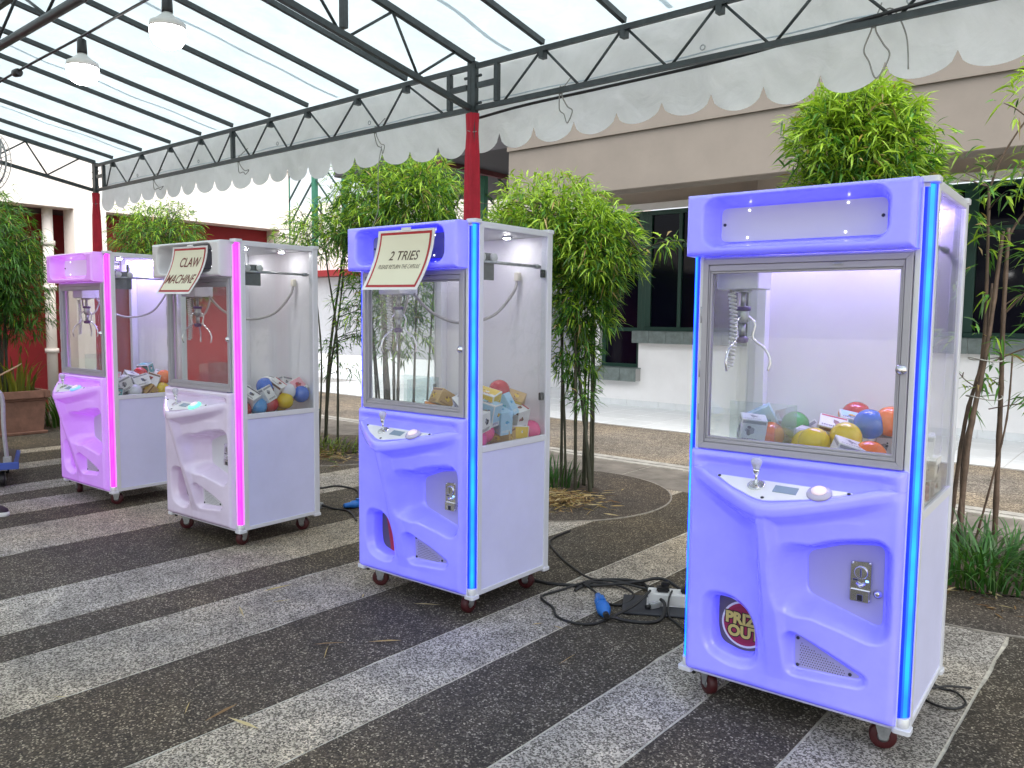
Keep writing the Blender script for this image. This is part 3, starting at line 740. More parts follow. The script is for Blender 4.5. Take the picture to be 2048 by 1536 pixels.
# roof sheet: sags a little between the rafters, with welded seams as doubled strips
def sheet(y0, y1, z0, z1):
    P = []; X = np.arange(-9.1, 3.61, .09)
    for j in range(25):
        v = j / 24; row = []
        for x in X:
            d = min(abs(x - n_) for n_ in nodes); sag = .018 * (1 - (1 - min(d, .275) / .275) ** 2) * math.sin(math.pi * min(1, v * 1.0 + .08))
            row.append((x, y0 + (y1 - y0) * v, z0 + (z1 - z0) * v + .062 - sag + .004 * math.sin(x * 7 + j * .9) * math.sin(j * .7 + x * 2.3)))
        P.append(row)
    return MB().grid(P)
tp('roof_sheet', sheet(EY + .13, RY, EZ - .02, RZ), TARP); tp('roof_sheet', sheet(OY - .13, RY, EZ - .02, RZ), TARP)
tp('roof_sheet', sheet(OY - .14, OY - 2.29, EZ, RZ), TARP); tp('roof_sheet', sheet(OY - 4.7, OY - 2.29, EZ - .02, RZ), TARP)  # unseen second bay behind the camera, added to keep sun off the foreground
for x in (-8.1, -6.52, -4.86, -3.2, -2.12, -.5, .7, 2.3):
    for y in (EY, OY):
        P = [[(x + s_ + .008 * math.sin(j * .8 + x), y + (RY - y) * j / 20, EZ + .036 + (RZ - EZ) * j / 20 - .006 * math.sin(j)) for s_ in (0, .03)] for j in range(21)]
        tp('seam', MB().grid(P), SEAM)
# valance
def valance(y, sgn):
    P = []; per = .285; x0 = -3.945 - per * 18
    X = [x0 + per * (k / 14) for k in range(14 * 43 + 1)]
    for j in range(15):
        v = j / 14; row = []
        for x in X:
            u = ((x - x0) / per) % 1.0
            vz = 2.602 + .06 * min(1, max(0, (-x - 4.2) / 3.5)) + .008 * math.sin(x * 5.1) + .006 * math.sin(x * 2.3)
            bot = vz - .094 * math.sqrt(max(0, 1 - (2 * u - 1) ** 2)) * (1 + .12 * math.sin(x * 3.3))
            top = 3.055
            z = top + (bot - top) * v
            yy = y + sgn * (.015 + .018 * math.sin(x * 3.1 + v * 2) * v + .006 * math.sin(x * 9 + v * 5 + 2 * math.sin(x * 1.7)) * v + .002 * math.sin(x * 23 - v * 19))
            row.append((x, yy, z))
        P.append(row)
    return MB().grid(P)
tp('valance', valance(EY + .12, 1), VAL); tp('valance', valance(OY - .12, -1), VAL)
hem = []
for k in range(140):
    x = -9.0 + k * .09; hem.append((x, EY + .108 + .008 * math.sin(x * 11), 2.815 + .004 * math.sin(x * 3)))
tp('valance_welt', MB().tube(hem, .004, 5), SEAM)
for x in (-8.2, -7.0, -5.75, -4.6, -1.98, -1.0, -.1):
    tp('eyelet', MB().tube([(x + .013 * math.cos(a_), EY + .10, 2.84 + .013 * math.sin(a_)) for a_ in np.linspace(0, 6.283, 13)], .0035, 6, caps=False), DSTEEL)
# gable skirt cloth at the far end
P = [[(-9.03 + .01 * math.sin(y_ * 9), y_, z_) for y_ in np.linspace(EY + .12, OY - .1, 40)] for z_ in (0, 1)]
P = [[(x, y, (rz(y) + .065 if k else rz(y) + .03)) for (x, y, z) in row] for k, row in enumerate(P)]
tp('gable_strip', MB().grid(P), VAL)

# red cloth sleeves on the posts
for x, lab in ((-3.49, 'long red cloth tied round the tent post behind the 2 TRIES claw machine'), (-8.94, 'long red cloth wrapped round the far corner post of the tent'), (1.97, 'red cloth wrapped round the near corner post of the tent, right of the frame')):
    if x > 0: continue
    P = []
    for i in range(46):
        z = LZ - .03 - i * .058; v = i / 45; row = []
        neck = math.exp(-((i - 2.0) / 1.3) ** 2)
        for k in range(49):
            a_ = 2 * math.pi * k / 48
            r_ = .042 + .004 * math.sin(5 * a_ + .5 * math.sin(z * 3)) + .003 * math.sin(9 * a_ + z * 2) - .006 * neck + .004 * math.sin(z * 4)
            row.append((x + 1.08 * r_ * math.cos(a_), EY + r_ * math.sin(a_), max(z, .02)))
        row[-1] = row[0]; P.append(row)
    o = MB().grid(P, flip=True).build('red_drape', REDCLOTH); tag(o, lab, 'cloth', 'red cloths on the tent posts')
    s_ = MB().tube([(x + .034 * math.cos(a_), EY + .032 * math.sin(a_), LZ - .14 + .006 * math.sin(a_ * 2)) for a_ in np.linspace(0, 6.283, 20)], .003, 5, caps=False).build('tie_string', ROPE, o)

# ropes tied on the valance eyelets
def rope(x, ztop, zbot, w_, lab, tail=0):
    y = EY + .085
    pts = [(x, EY + .11, ztop + .02), (x + .005, y - .05, ztop - .05), (x - .01, y - .06, LZ + .03), (x - .012, y - .063, LZ - .02), (x - w_, y - .03, LZ - .09), (x - w_ * .7, y, (zbot + LZ) / 2 - .03), (x, y, zbot), (x + w_, y, (zbot + LZ) / 2 - .02), (x + w_ * .6, y - .03, LZ - .08), (x + .005, y - .06, LZ - .025), (x + .012, y - .062, LZ + .03)]
    mb = MB().tube(cat_rom(pts, 6), .0035, 6)
    if tail: mb.tube(cat_rom([(x + .01, y - .06, LZ + .03), (x + .07, y - .06, LZ + .05), (x + .12, y - .02, LZ - .06), (x + .13, y, LZ - tail)], 6), .0035, 6)
    mb.sphere((x - .005, y - .064, LZ - .005), .012, 8, 6)
    tag(mb.build('tie_rope', ROPE), lab, 'rope', 'ropes tying the valance to the truss')
rope(-2.82, 2.82, 2.58, .035, 'looped tie rope on the valance right of the red draped post')
rope(-1.12, 2.84, 2.53, .05, 'long looped tie rope with loose tail, nearest the right edge', .2)
rope(-4.44, 2.83, 2.60, .02, 'narrow tie rope on the valance left of the red draped post')
rope(-6.2, 2.84, 2.64, .05, 'round tie rope loop on the valance above the CLAW MACHINE cabinet')
rope(-7.7, 2.83, 2.65, .06, 'tie rope loop on the valance nearest the far corner post')
o = MB().tube(cat_rom([(-4.42, EY + .06, LZ - .1), (-4.41, EY + .02, 2.5), (-4.39, EY - .0, 2.3), (-4.37, EY - .02, 2.18), (-4.41, EY - .05, 2.05), (-4.43, EY - .08, 1.99)], 6), .003, 5).build('dangling_string', ROPE)
tag(o, 'thin pale string dangling from the valance above the 2 TRIES cabinet', 'string')
# power cable strapped along the truss
o = MB().tube(cat_rom([(-3.48, EY + .05, 2.70), (-3.1, EY + .05, 2.72), (-2.53, EY + .06, 2.73), (-1.75, EY + .06, 2.745), (-1.15, EY - .01, 2.765), (-.42, EY - .03, 2.79), (.6, EY - .02, 2.78), (1.9, EY, 2.72)], 8), .009, 8).build('power_cable', BLACK)
tag(o, 'black power cable running along the bottom of the right truss', 'cable')

# festoon cord with sockets and two lit LED bulbs
FY = 1.6
o = MB().tube(cat_rom([(-8.9, 1.5, 2.80), (-6.6, FY, 2.66), (-5.6, FY, 2.66), (-4.77, FY, 2.69), (-3.91, FY, 2.70), (-3.12, FY, 2.715), (-2, FY, 2.72), (.5, FY, 2.75)], 10), .006, 6).build('festoon_cord', BLACK)
tag(o, 'black festoon cord carrying the two lit bulbs under the tent roof', 'cord')
o = MB().tube(cat_rom([(-3.3, RY + .03, RT + .03), (-2.7, RY + .05, RT - .07), (-2.3, RY + .05, RT - .08), (-1.9, RY + .04, RT + .02)], 8), .006, 6).build('loose_cord', BLACK)
sk_ = tag(MB().lathe([(.014, 0), (.02, .01), (.022, .05), (.017, .07)], 12, Matrix.Translation((-4.74, FY, 2.688)) @ Matrix.Rotation(R(95), 4, 'Y')).build('empty_socket', BLACK), 'empty black bulb socket lying sideways on the festoon cord', 'socket')
tag(o, 'loose black cord looped round the roof ridge tie', 'cord')
BULB = pmat('lit_bulb', (1, 1, 1), .4, emit=(1, .99, .96), estr=14)
HEAT = pmat('bulb_collar', (.62, .62, .60), .4)
for x, lab in ((-3.91, 'lit white LED bulb on the festoon cord, the lower left one'), (-3.12, 'lit white LED bulb on the festoon cord, the upper right one')):
    t = thing('light_bulb', lab, 'light bulb', (x, FY, 2.50), 0, 'bulbs on the festoon cord')
    MB().lathe([(.012, .19), (.019, .185), (.021, .14), (.021, .125)][::-1], 16).build('socket', BLACK, t)
    MB().lathe([(.016, .126), (.024, .115), (.048, .095), (.066, .085), (.068, .062)][::-1], 28).build('collar', HEAT, t)
    MB().lathe([(.003, -.012), (.03, -.008), (.052, .004), (.064, .025), (.067, .045), (.067, .062)], 28).build('diffuser', BULB, t)
# cage fan at the left edge
fan = thing('cage_fan', 'grey wire cage fan fixed under the tent roof at the left edge', 'fan', (-6.30, 1.92, 2.47), R(20))
cg = MB()
for r_ in (.05, .10, .15, .20):
    for y_ in (-.05, .05): cg.tube([(r_ * math.cos(a_), y_ * (1.2 - r_ * 2), r_ * math.sin(a_)) for a_ in np.linspace(0, 6.283, 33)], .003, 5, caps=False)
for k in range(28):
    a_ = k * 2 * math.pi / 28
    for y_ in (-.05, .05): cg.tube([(.05 * math.cos(a_), y_ * 1.1, .05 * math.sin(a_)), (.2 * math.cos(a_), y_ * .8, .2 * math.sin(a_))], .0022, 4, caps=False)
cg.tube([(.205 * math.cos(a_), 0, .205 * math.sin(a_)) for a_ in np.linspace(0, 6.283, 41)], .006, 6, caps=False)
cg.build('cage', GREYPL, fan)
MB().lathe([(.045, -.05), (.05, 0), (.045, .09)], 16, Matrix.Rotation(R(90), 4, 'X')).build('motor', GREYPL, fan)
for k in range(3):
    P = [[(r_ * math.cos(a_ + k * 2.094), (a_ - .35) * .06, r_ * math.sin(a_ + k * 2.094)) for a_ in np.linspace(0, .9, 6)] for r_ in (.04, .1, .18)]
    MB().grid(P).build('blade', GREYPL, fan)
MB().tube([(0, .06, .04), (0, .08, .2), (0, .06, .42)], .012, 8).build('bracket', STEEL, fan)
# ================================================================== CLAW MACHINES
W2, D2 = .406, .312
def seg_sdf(px, pz, poly):
    """signed distance to a polygon, negative inside"""
    d = np.full(px.shape, 1e9); ins = np.zeros(px.shape, bool); n = len(poly)
    for i in range(n):
        ax, az = poly[i]; bx_, bz = poly[(i + 1) % n]
        ex, ez = bx_ - ax, bz - az; wx, wz = px - ax, pz - az
        t = np.clip((wx * ex + wz * ez) / (ex * ex + ez * ez), 0, 1)
        d = np.minimum(d, np.hypot(wx - ex * t, wz - ez * t))
        c = ((az > pz) != (bz > pz)) & (px < (bx_ - ax) * (pz - az) / (bz - az + 1e-12) + ax); ins ^= c
    return np.where(ins, -d, d)
def sstep(a, b, x):
    t = np.clip((x - a) / (b - a), 0, 1); return t * t * (3 - 2 * t)
def roundpoly(poly, r, n=5):
    out = []; k = len(poly)
    for i in range(k):
        a, b, c = Vector(poly[i - 1]), Vector(poly[i]), Vector(poly[(i + 1) % k])
        u = (a - b); v = (c - b); rr = min(r, u.length * .45, v.length * .45); u.normalize(); v.normalize()
        for j in range(n + 1):
            t = j / n
            q = (b + u * rr) * (1 - t) ** 2 + b * 2 * t * (1 - t) + (b + v * rr) * t * t
            out.append((q.x, q.y))
    return out
COIN = roundpoly([(.050, .645), (.175, .692), (.302, .709), (.305, .425), (.057, .498)], .03)
SPK = roundpoly([(.030, .365), (.036, .236), (.250, .252), (.262, .262)], .018)
HOLE = roundpoly([(-.276, .425), (-.20, .426), (-.145, .395), (-.117, .335), (-.112, .226), (-.178, .213), (-.262, .236), (-.276, .30)], .03)
def shelf_s(x):
    L = np.where(x < -.04, .315, .385); t = np.clip(np.abs(x + .04) / L, 0, 1)
    t = (np.sqrt(t * t + .006) - .0775) / (math.sqrt(1.006) - .0775)
    return .035 + .17 * np.clip(1 - t ** 1.18, 0, 1)
def shell_mesh():
    X = np.linspace(-.376, .367, 190); N = 190
    s = shelf_s(X); zr = .919 - .47 * (s - .018); k = np.clip((s - .037) / .03, 0, 1)
    rows = []
    def row(d, z): rows.append((np.broadcast_to(d, X.shape).copy(), np.broadcast_to(z, X.shape).copy()))
    row(0., .972); row(.016, .972); row(.028, .969); row(.034, .962); row(.035, .953)
    lz = lambda v: .035 + (v - .035) * k
    row(lz(.030), .945); row(lz(.018), .938); row(lz(.011), .930); row(lz(.011), .924); row(lz(.018), .919 - .001 * (1 - k))
    for f in (.12, .25, .4, .55, .7, .82, .9):
        d = .018 + (s - .03 - .018) * f; d = np.where(k < 1, lz(1) * 0 + .035 + (d - .035) * k, d); row(d, .919 - .47 * (np.maximum(d, .018) - .018) - .004 * (1 - k) * f)
    z0 = rows[-1][1]
    row(np.where(k < 1, .035 + (s - .016 - .035) * k, s - .016), np.minimum(zr + .013 * k, z0 - .001 * (1 - k) + .008 * k)); row(s - .006 * k, zr + .0125 * k - .003 * (1 - k)); row(s, zr + .006 * k - .005 * (1 - k)); row(s + .002 * k, zr - .008); row(s + .001 * k, zr - .02)
    ztop = zr - .03; zbot = .122; nr = 215
    tt = np.linspace(0, 1, nr)[:, None]; Z = ztop[None] + (zbot - ztop[None]) * tt; XX = np.broadcast_to(X[None], Z.shape)
    S = s[None]
    h = ztop[None] - Z; hcr = .035 + .105 * (S - .035) / .17
    u = np.clip(1 - h / hcr, 0, 1)
    shelf = .035 + (S - .035) * (.62 * u + .38 * np.clip(1 - h / (hcr * .5), 0, 1) ** .8)
    r = .042 + .158 * np.clip((Z - .19) / .60, 0, 1)
    xr = -.042 + .022 * np.clip((.8 - Z) / .56, 0, 1)
    hw = .013 + .012 * np.clip((.8 - Z) / .56, 0, 1)
    dx = np.abs(XX - xr) - hw
    tR = np.clip((XX - xr - hw) / (.315 - xr), 0, 1)
    right = .035 + (r - .035) * (.26 * (1 - sstep(0, .026, dx)) + .74 * np.clip(1 - tR, 0, 1) ** 1.15)
    tL = np.clip(dx / .17, 0, 1)
    left = .035 + (r - .035) * (.30 * (1 - sstep(0, .035, dx)) + .70 * (1 - tL) ** 2.4)
    ridge = np.where(XX > xr, right, left); ridge = np.where(dx < 0, r, ridge)
    # smooth union
    kk = .022; hh = np.clip(.5 + .5 * (shelf - ridge) / kk, 0, 1); d = ridge + (shelf - ridge) * hh + kk * hh * (1 - hh) * .5
    sdc = seg_sdf(XX, Z, COIN); m = 1 - sstep(.0, .044 + .038 * np.clip((.10 - XX) / .10, 0, 1), sdc); d = d + (-.045 - d) * m
    m = 1 - sstep(.0, .026, seg_sdf(XX, Z, SPK)); d = d + (.010 - d) * m
    sd_ = seg_sdf(XX, Z, HOLE); m = 1 - sstep(.002, .034, sd_); d = d + (.004 - d) * m
    m = 1 - sstep(-.006, .002, sd_); d = d + (-.075 - d) * m
    # smooth a little, then round the rim
    for _ in range(2):
        e = d.copy(); e[1:-1, 1:-1] = (d[1:-1, 1:-1] * 4 + d[:-2, 1:-1] + d[2:, 1:-1] + d[1:-1, :-2] + d[1:-1, 2:]) / 8
        e[0] = d[0]; d = e
    qb = np.clip((Z - zbot) / .03, 0, 1); d = np.where(d > 0, d * np.sqrt(1 - (1 - qb) ** 2), d)
    D = np.concatenate([np.array([q[0] for q in rows]), d]); ZZ = np.concatenate([np.array([q[1] for q in rows]), Z])
    q = np.clip(np.minimum(X + .376, .367 - X) / .026, 0, 1); rf = np.sqrt(1 - (1 - q) ** 2); D = np.where(D > 0, D * rf[None], D)
    V = np.stack([np.broadcast_to(X[None], D.shape), -D2 - D, ZZ], -1).reshape(-1, 3)
    nY = D.shape[0]; i, j = np.meshgrid(np.arange(nY - 1), np.arange(N - 1), indexing='ij'); o = (i * N + j).ravel()
    F = np.stack([o, o + N, o + N + 1, o + 1], 1)
    me = bpy.data.meshes.new('front_shell'); me.from_pydata(V.tolist(), [], F.tolist()); me.polygons.foreach_set('use_smooth', [True] * len(F)); me.update()
    return me
def header_mesh():
    x0, x1, z0, z1 = -.392, .366, 1.680, 1.897
    X = np.unique(np.concatenate([np.linspace(x0, x1, 150), x0 + np.array([.001, .003, .006, .01, .015]), x1 - np.array([.001, .003, .006, .01, .015])]))
    Z = np.unique(np.concatenate([np.linspace(z0, z1, 60), z0 + np.array([.001, .003, .006, .01]), z1 - np.array([.001, .003, .006, .01])]))[::-1]
    XX, ZZ = np.meshgrid(X, Z)
    q = np.minimum(np.minimum(XX - x0, x1 - XX), np.minimum(ZZ - z0, z1 - ZZ)); t = np.clip(q / .018, 0, 1)
    d = .060 + .024 * np.sqrt(np.clip(1 - (1 - t) ** 2, 0, 1))
    d = np.where(q < 1e-6, 0, d)
    sd_ = seg_sdf(XX, ZZ, roundpoly([(-.296, 1.735), (-.296, 1.852), (.262, 1.852), (.262, 1.735)], .03))
    m = 1 - sstep(0, .034, sd_); d = d + (-.022 - d) * m
    V = np.stack([XX, -D2 - d, ZZ], -1).reshape(-1, 3); N = len(X)
    i, j = np.meshgrid(np.arange(len(Z) - 1), np.arange(N - 1), indexing='ij'); o = (i * N + j).ravel()
    F = np.stack([o, o + N, o + N + 1, o + 1], 1)
    me = bpy.data.meshes.new('header'); me.from_pydata(V.tolist(), [], F.tolist()); me.polygons.foreach_set('use_smooth', [True] * len(F)); me.update()
    return me
MC = {}
def cm(key, fn):
    if key not in MC: MC[key] = fn()
    return MC[key]
YF = Matrix.Rotation(R(90), 4, 'X')            # local z of a shape -> -y (towards the viewer)
def facing(x, d, z): return Matrix.Translation((x, -D2 - d, z)) @ YF
def shelf_M():
    sl = math.atan(.47); c, s = math.cos(sl), math.sin(sl)
    m = Matrix(((1, 0, 0, 0), (0, -c, -s, -D2 - .018), (0, -s, c, .919), (0, 0, 0, 1)))
    return m        # local (x, along shelf towards viewer, normal)
SM = shelf_M()
SMr = SM.copy()
def machine(idx, label, loc, rz_, led, shell, header, plate, tube_on, disp_glow, opts):
    t = thing('claw_machine', label, 'claw machine', loc, rz_, 'claw machines standing in a row under the tent')
    P = lambda key, fn, mats, par=t, name=None: place(cm(key, fn), name or key, mats, par)
    # posts
    for sx in (-1, 1):
        P('corner_post%d' % sx, lambda: MB().bx(sx * .406, sx * .362, .268, .312, .112, 1.898).mesh('corner_post', .004), ALUW, name='corner_post')
        P('front_post%d' % sx, lambda: MB().bx(sx * .352, sx * .3700, -.3115, -.272, .112, 1.898).bx(sx * .392, sx * .4055, -.276, -.243, .112, 1.898).bx(sx * .362, sx * .395, -.264, -.246, .112, 1.898).mesh('corner_post', .002), ALUW, name='corner_post')
        def ledm(z0, z1, sx=sx):
            mb = MB(); c = (.3865, -.2925); u = (.7071, .7071); n_ = (.7071, -.7071); pts = []
            for k in range(13):
                q = -1 + k / 6; bul = .0065 * math.sqrt(1 - q * q * .98)
                pts.append((sx * (c[0] + u[0] * q * .0215 + n_[0] * bul), c[1] + u[1] * q * .0215 + n_[1] * bul))
            for q in (1, -1): pts.append((sx * (c[0] + u[0] * q * .0215 - n_[0] * .012), c[1] + u[1] * q * .0215 - n_[1] * .012))
            if sx < 0: pts = pts[::-1]
            mb.prism(pts, z0, z1)
            for i in range(len(mb.f)):
                f = mb.f[i]; xs_ = [mb.v[k] for k in f]
                cx_ = sum(abs(v[0]) for v in xs_) / len(f) - c[0]; cy_ = sum(v[1] for v in xs_) / len(f) - c[1]
                along = cx_ * u[0] + cy_ * u[1]; out = cx_ * n_[0] + cy_ * n_[1]
                mb.mi[i] = (0 if abs(along) < .0088 else 2 if abs(along) < .0145 else 1) if (len(f) == 4 and out > .002) else 1
            return mb.mesh('led_strip')
        P('led%d' % sx, lambda: ledm(.152, 1.882), led, name='led_strip')
        P('led_end%d' % sx, lambda: MB().tube([(sx * .382, -.288, .115), (sx * .382, -.288, .151)], .0205, 16).mesh('led_socket'), WHITEPL, name='led_socket')
        for yy in (-.29, .29):
            for z0, z1 in ((.100, .118), (1.885, 1.905)):
                P('cap%d%.2f%.2f' % (sx, yy, z0), lambda: MB().prism(roundpoly([(sx * .384 - .029, yy - .029), (sx * .384 + .029, yy - .029), (sx * .384 + .029, yy + .029), (sx * .384 - .029, yy + .029)], .014), z0, z1).mesh('corner_cap', .002), ALUW, name='corner_cap')
        # side: lower panel, ledge bar, pane, rails
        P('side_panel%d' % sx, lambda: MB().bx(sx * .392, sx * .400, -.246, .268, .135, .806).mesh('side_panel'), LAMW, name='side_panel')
        P('ledge%d' % sx, lambda: MB().bx(sx * .385, sx * .406, -.246, .268, .806, .838).mesh('ledge_bar', .002), ALUW, name='ledge_bar')
        P('base_rail%d' % sx, lambda: MB().bx(sx * .385, sx * .406, -.246, .268, .112, .135).mesh('base_rail', .002), ALUW, name='base_rail')
        P('top_rail%d' % sx, lambda: MB().bx(sx * .385, sx * .406, -.246, .268, 1.868, 1.898).mesh('top_rail', .002), ALUW, name='top_rail')
        P('side_pane%d' % sx, lambda: MB().bx(sx * .393, sx * .397, -.246, .268, .838, 1.868).mesh('side_pane'), GLASS, name='side_pane')
    P('base_board', lambda: MB().bx(-.36, .36, -.30, .30, .104, .122).mesh('base_board'), ALUW)
    P('front_rail', lambda: MB().bx(-.352, .352, -.309, -.27, 1.66, 1.68).bx(-.352, .352, -.312, -.27, 1.886, 1.899).mesh('front_rail', .002), ALUW)
    P('roof_board', lambda: MB().bx(-.385, .385, -.31, .31, 1.872, 1.884).mesh('roof_board'), ROOFW)
    P('back_board', lambda: MB().bx(-.362, .362, .285, .305, .12, 1.87).mesh('back_board'), INW)
    P('bin_floor', lambda: MB().bx(-.384, .384, -.262, .284, .780, .800).mesh('bin_floor'), pmat('bin_floor_board', (.30, .22, .26), .6))
    if opts.get('tray'):
        P('tray', lambda: MB().bx(-.384, .262, -.26, .284, .915, .93).bx(.250, .262, -.26, .284, .80, .914).mesh('raised_tray'), INW, name='raised_tray')
    P('front_inner', lambda: MB().bx(-.36, .36, -.268, -.262, .80, .972).mesh('inner_front'), ALUW, name='inner_front')
    # header
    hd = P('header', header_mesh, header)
    hp = P('header_plate', lambda: MB().prism(roundpoly([(-.298, 1.733), (-.298, 1.854), (.264, 1.854), (.264, 1.733)], .026), 0, .003, Matrix.Translation((0, -D2 + .0195, 0)) @ YF).mesh('header_plate'), plate, hd)
    for k, (x, z, d) in enumerate(((-.312, 1.867, .022), (.279, 1.867, .022), (-.312, 1.719, .022), (.279, 1.719, .022), (-.285, 1.795, -.0165), (.250, 1.795, -.0165))):
        P('hscrew%d' % k, lambda: MB().lathe([(.0058, 0), (.0058, .002), (.004, .005), (.001, .006)], 10, facing(x, d, z)).mesh('screw'), SCREW, hd, name='screw')
    for k, (x, z) in enumerate(((-.195, 1.842), (-.2, 1.746), (.14, 1.844), (.135, 1.748))):
        P('hled%d' % k, lambda: MB().lathe([(.0042, 0), (.0035, .002), (.001, .003)], 10, facing(x, -.0165, z)).mesh('spot_led'), LEDWHITE, hd, name='spot_led')
    # glazed door: mitred frame with an inner lip
    def frame():
        o = (-.352, .350, .976, 1.672); i_ = (-.318, .314, 1.022, 1.620); mb = MB()
        def ring(o, i_, d0, d1):
            oc = [(o[0], o[2]), (o[1], o[2]), (o[1], o[3]), (o[0], o[3])]; ic = [(i_[0], i_[2]), (i_[1], i_[2]), (i_[1], i_[3]), (i_[0], i_[3])]
            for k in range(4):
                k2 = (k + 1) % 4
                q = [oc[k], oc[k2], ic[k2], ic[k]]
                # tiny gap at each mitre
                mb.prism(q, d0, d1, Matrix.Translation((0, -D2, 0)) @ YF)
        ring(o, (o[0] + .021, o[1] - .021, o[2] + .024, o[3] - .021), -.02, .012)
        ring((o[0] + .0225, o[1] - .0225, o[2] + .0255, o[3] - .0225), (i_[0] - .008, i_[1] + .008, i_[2] - .008, i_[3] + .008), -.02, .009)
        ring((i_[0] - .0075, i_[1] + .0075, i_[2] - .0075, i_[3] + .0075), i_, -.02, .004)
        return mb.mesh('door_frame', .0012)
    fd = P('door_frame', frame, ALU)
    P('door_pane', lambda: MB().bx(-.318, .314, -D2 + .006, -D2 + .010, 1.022, 1.620).mesh('door_pane'), GLASS, fd)
    P('door_lock', lambda: MB().lathe([(.017, 0), (.017, .005), (.013, .008), (.012, .010), (.010, .010), (.009, .016), (.003, .017)], 20, facing(.332, .011, 1.30)).mesh('door_lock', 0), CHROME, fd)
    P('door_latch', lambda: MB().bx(.105, .140, -D2 - .014, -D2 - .0085, 1.640, 1.6465).bx(.109, .136, -D2 - .017, -D2 - .0135, 1.642, 1.6445).mesh('door_latch', .001), DSTEEL, fd)
    for k, z in enumerate((1.11, 1.27, 1.47)):
        P('hinge%d' % k, lambda: MB().tube([(-.3535, -D2 - .008, z - .03), (-.3535, -D2 - .008, z + .03)], .005, 8).mesh('hinge'), ALU, fd, name='hinge')
    # moulded front
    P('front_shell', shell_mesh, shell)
    cpl = roundpoly([(-.252, .062), (.232, .070), (.10, .135), (-.03, .176), (-.075, .168), (-.17, .12)], .02)
    cp = P('control_plate', lambda: MB().prism(cpl, .004, .009, SM).mesh('control_plate', .0015, 2), PLWHITE)
    for k, (x, y) in enumerate(((-.232, .071), (.212, .079), (-.045, .163))):
        P('cscrew%d' % k, lambda: MB().lathe([(.006, 0), (.006, .002), (.002, .004)], 10, SM @ Matrix.Translation((x, y, .009))).mesh('screw'), SCREW, cp, name='screw')
    P('joystick', lambda: MB().lathe([(.030, 0), (.030, .002), (.027, .003)], 24, SM @ Matrix.Translation((-.088, .098, .0092))).tube([SM @ Vector((-.088, .098, .011)), SM @ Vector((-.088, .098, .011)) + Vector((0, -.004, .05))], .006, 10)
      .lathe([(.008, 0), (.011, .004), (.013, .014), (.0135, .02)], 14, Matrix.Translation(SM @ Vector((-.088, .098, .012)) + Vector((0, -.003, .034)))).mesh('joystick'), CHROME, cp)
    P('knob', lambda: MB().lathe([(.006, -.019), (.012, -.016), (.015, -.008), (.019, .0), (.020, .008), (.017, .016), (.010, .021), (.002, .022)], 9, Matrix.Translation(SM @ Vector((-.088, .098, .012)) + Vector((0, -.004, .072))), sm=False).mesh('joystick_knob'), CLEARK, cp, name='joystick_knob')
    P('display', lambda: MB().prism([(-.025, .085), (.055, .087), (.055, .125), (-.025, .123)], .0092, .0105, SM).mesh('display'), DISPLAY, cp)
    P('button', lambda: MB().lathe([(.040, 0), (.040, .005), (.037, .010), (.027, .013), (.025, .0135)], 32, SM @ Matrix.Translation((.125, .102, .0092))).mesh('push_button'), BTNR if not disp_glow else disp_glow, cp, name='push_button')
    P('bdome', lambda: MB().lathe([(.0245, .0136), (.0245, .017), (.020, .021), (.012, .0235), (.002, .0242)], 28, SM @ Matrix.Translation((.125, .102, .0092))).mesh('button_dome'), BTN, cp, name='button_dome')
    # coin door
    cd = P('coin_door', lambda: MB().prism([(x_ * .995 + .001, z_ * .995 + .003) for x_, z_ in COIN], -.0445, -.042, Matrix.Translation((0, -D2, 0)) @ YF).mesh('coin_door', .001), shellplate(shell))
    def mech():
        mb = MB(); mb.prism(roundpoly([(.197, .502), (.264, .505), (.264, .646), (.197, .640)], .006, 3), .006, .013, Matrix.Translation((0, -D2, 0)) @ YF)
        f = facing(.231, .013, .605); mb.lathe([(.022, 0), (.022, .004), (.020, .006)], 24, f)
        mb.bx(.2, .26, -D2 - .020, -D2 - .013, .505, .545)
        mb.tube([(.219, -D2 - .0135, .567), (.231, -D2 - .021, .560), (.243, -D2 - .0135, .567)], .006, 8)
        for (x, z) in ((.203, .635), (.258, .640), (.203, .510), (.258, .512)): mb.lathe([(.004, 0), (.004, .003), (.001, .004)], 8, facing(x, .013, z))
        mb.bx(.229, .233, -D2 - .0205, -D2 - .0188, .590, .620, 1); mb.bx(.205, .222, -D2 - .015, -D2 - .0128, .575, .581, 1); mb.bx(.222, .240, -D2 - .0215, -D2 - .0195, .508, .530, 1)
        mb.bx(.246, .256, -D2 - .0145, -D2 - .0128, .574, .581, 2)
        mb.v = [(x_, y_ + .048, z_) for x_, y_, z_ in mb.v]
        return mb.mesh('coin_slot', .0005)
    P('coin_slot', mech, [CHROME, BLACK, LEDBLUE], cd)
    P('coin_lock', lambda: MB().lathe([(.015, 0), (.015, .004), (.011, .007), (.010, .011), (.002, .012)], 18, facing(.285, -.042, .54)).bx(.284, .286, -D2 + .0285, -D2 + .0305, .532, .548).mesh('coin_lock'), CHROME, cd)
    # speaker plate with drilled holes
    sp = P('speaker_plate', lambda: MB().prism([(x * .96 + .004, z * .96 + .0115) for x, z in SPK], .0102, .0125, Matrix.Translation((0, -D2, 0)) @ YF).mesh('speaker_plate', .0006), shellplate(shell))
    def holes():
        mb = MB()
        for i in range(20):
            for j in range(12):
                x, z = .055 + i * .0085 + (j % 2) * .004, .252 + j * .0085
                if z < .252 + (.24 - x) * .42 + .004 and x < .205: mb.lathe([(.0021, 0), (.0019, .0004)], 6, facing(x, .0126, z))
        return mb.mesh('speaker_holes')
    kind(P('holes', holes, BLACK, sp, name='speaker_holes'), 'stuff')
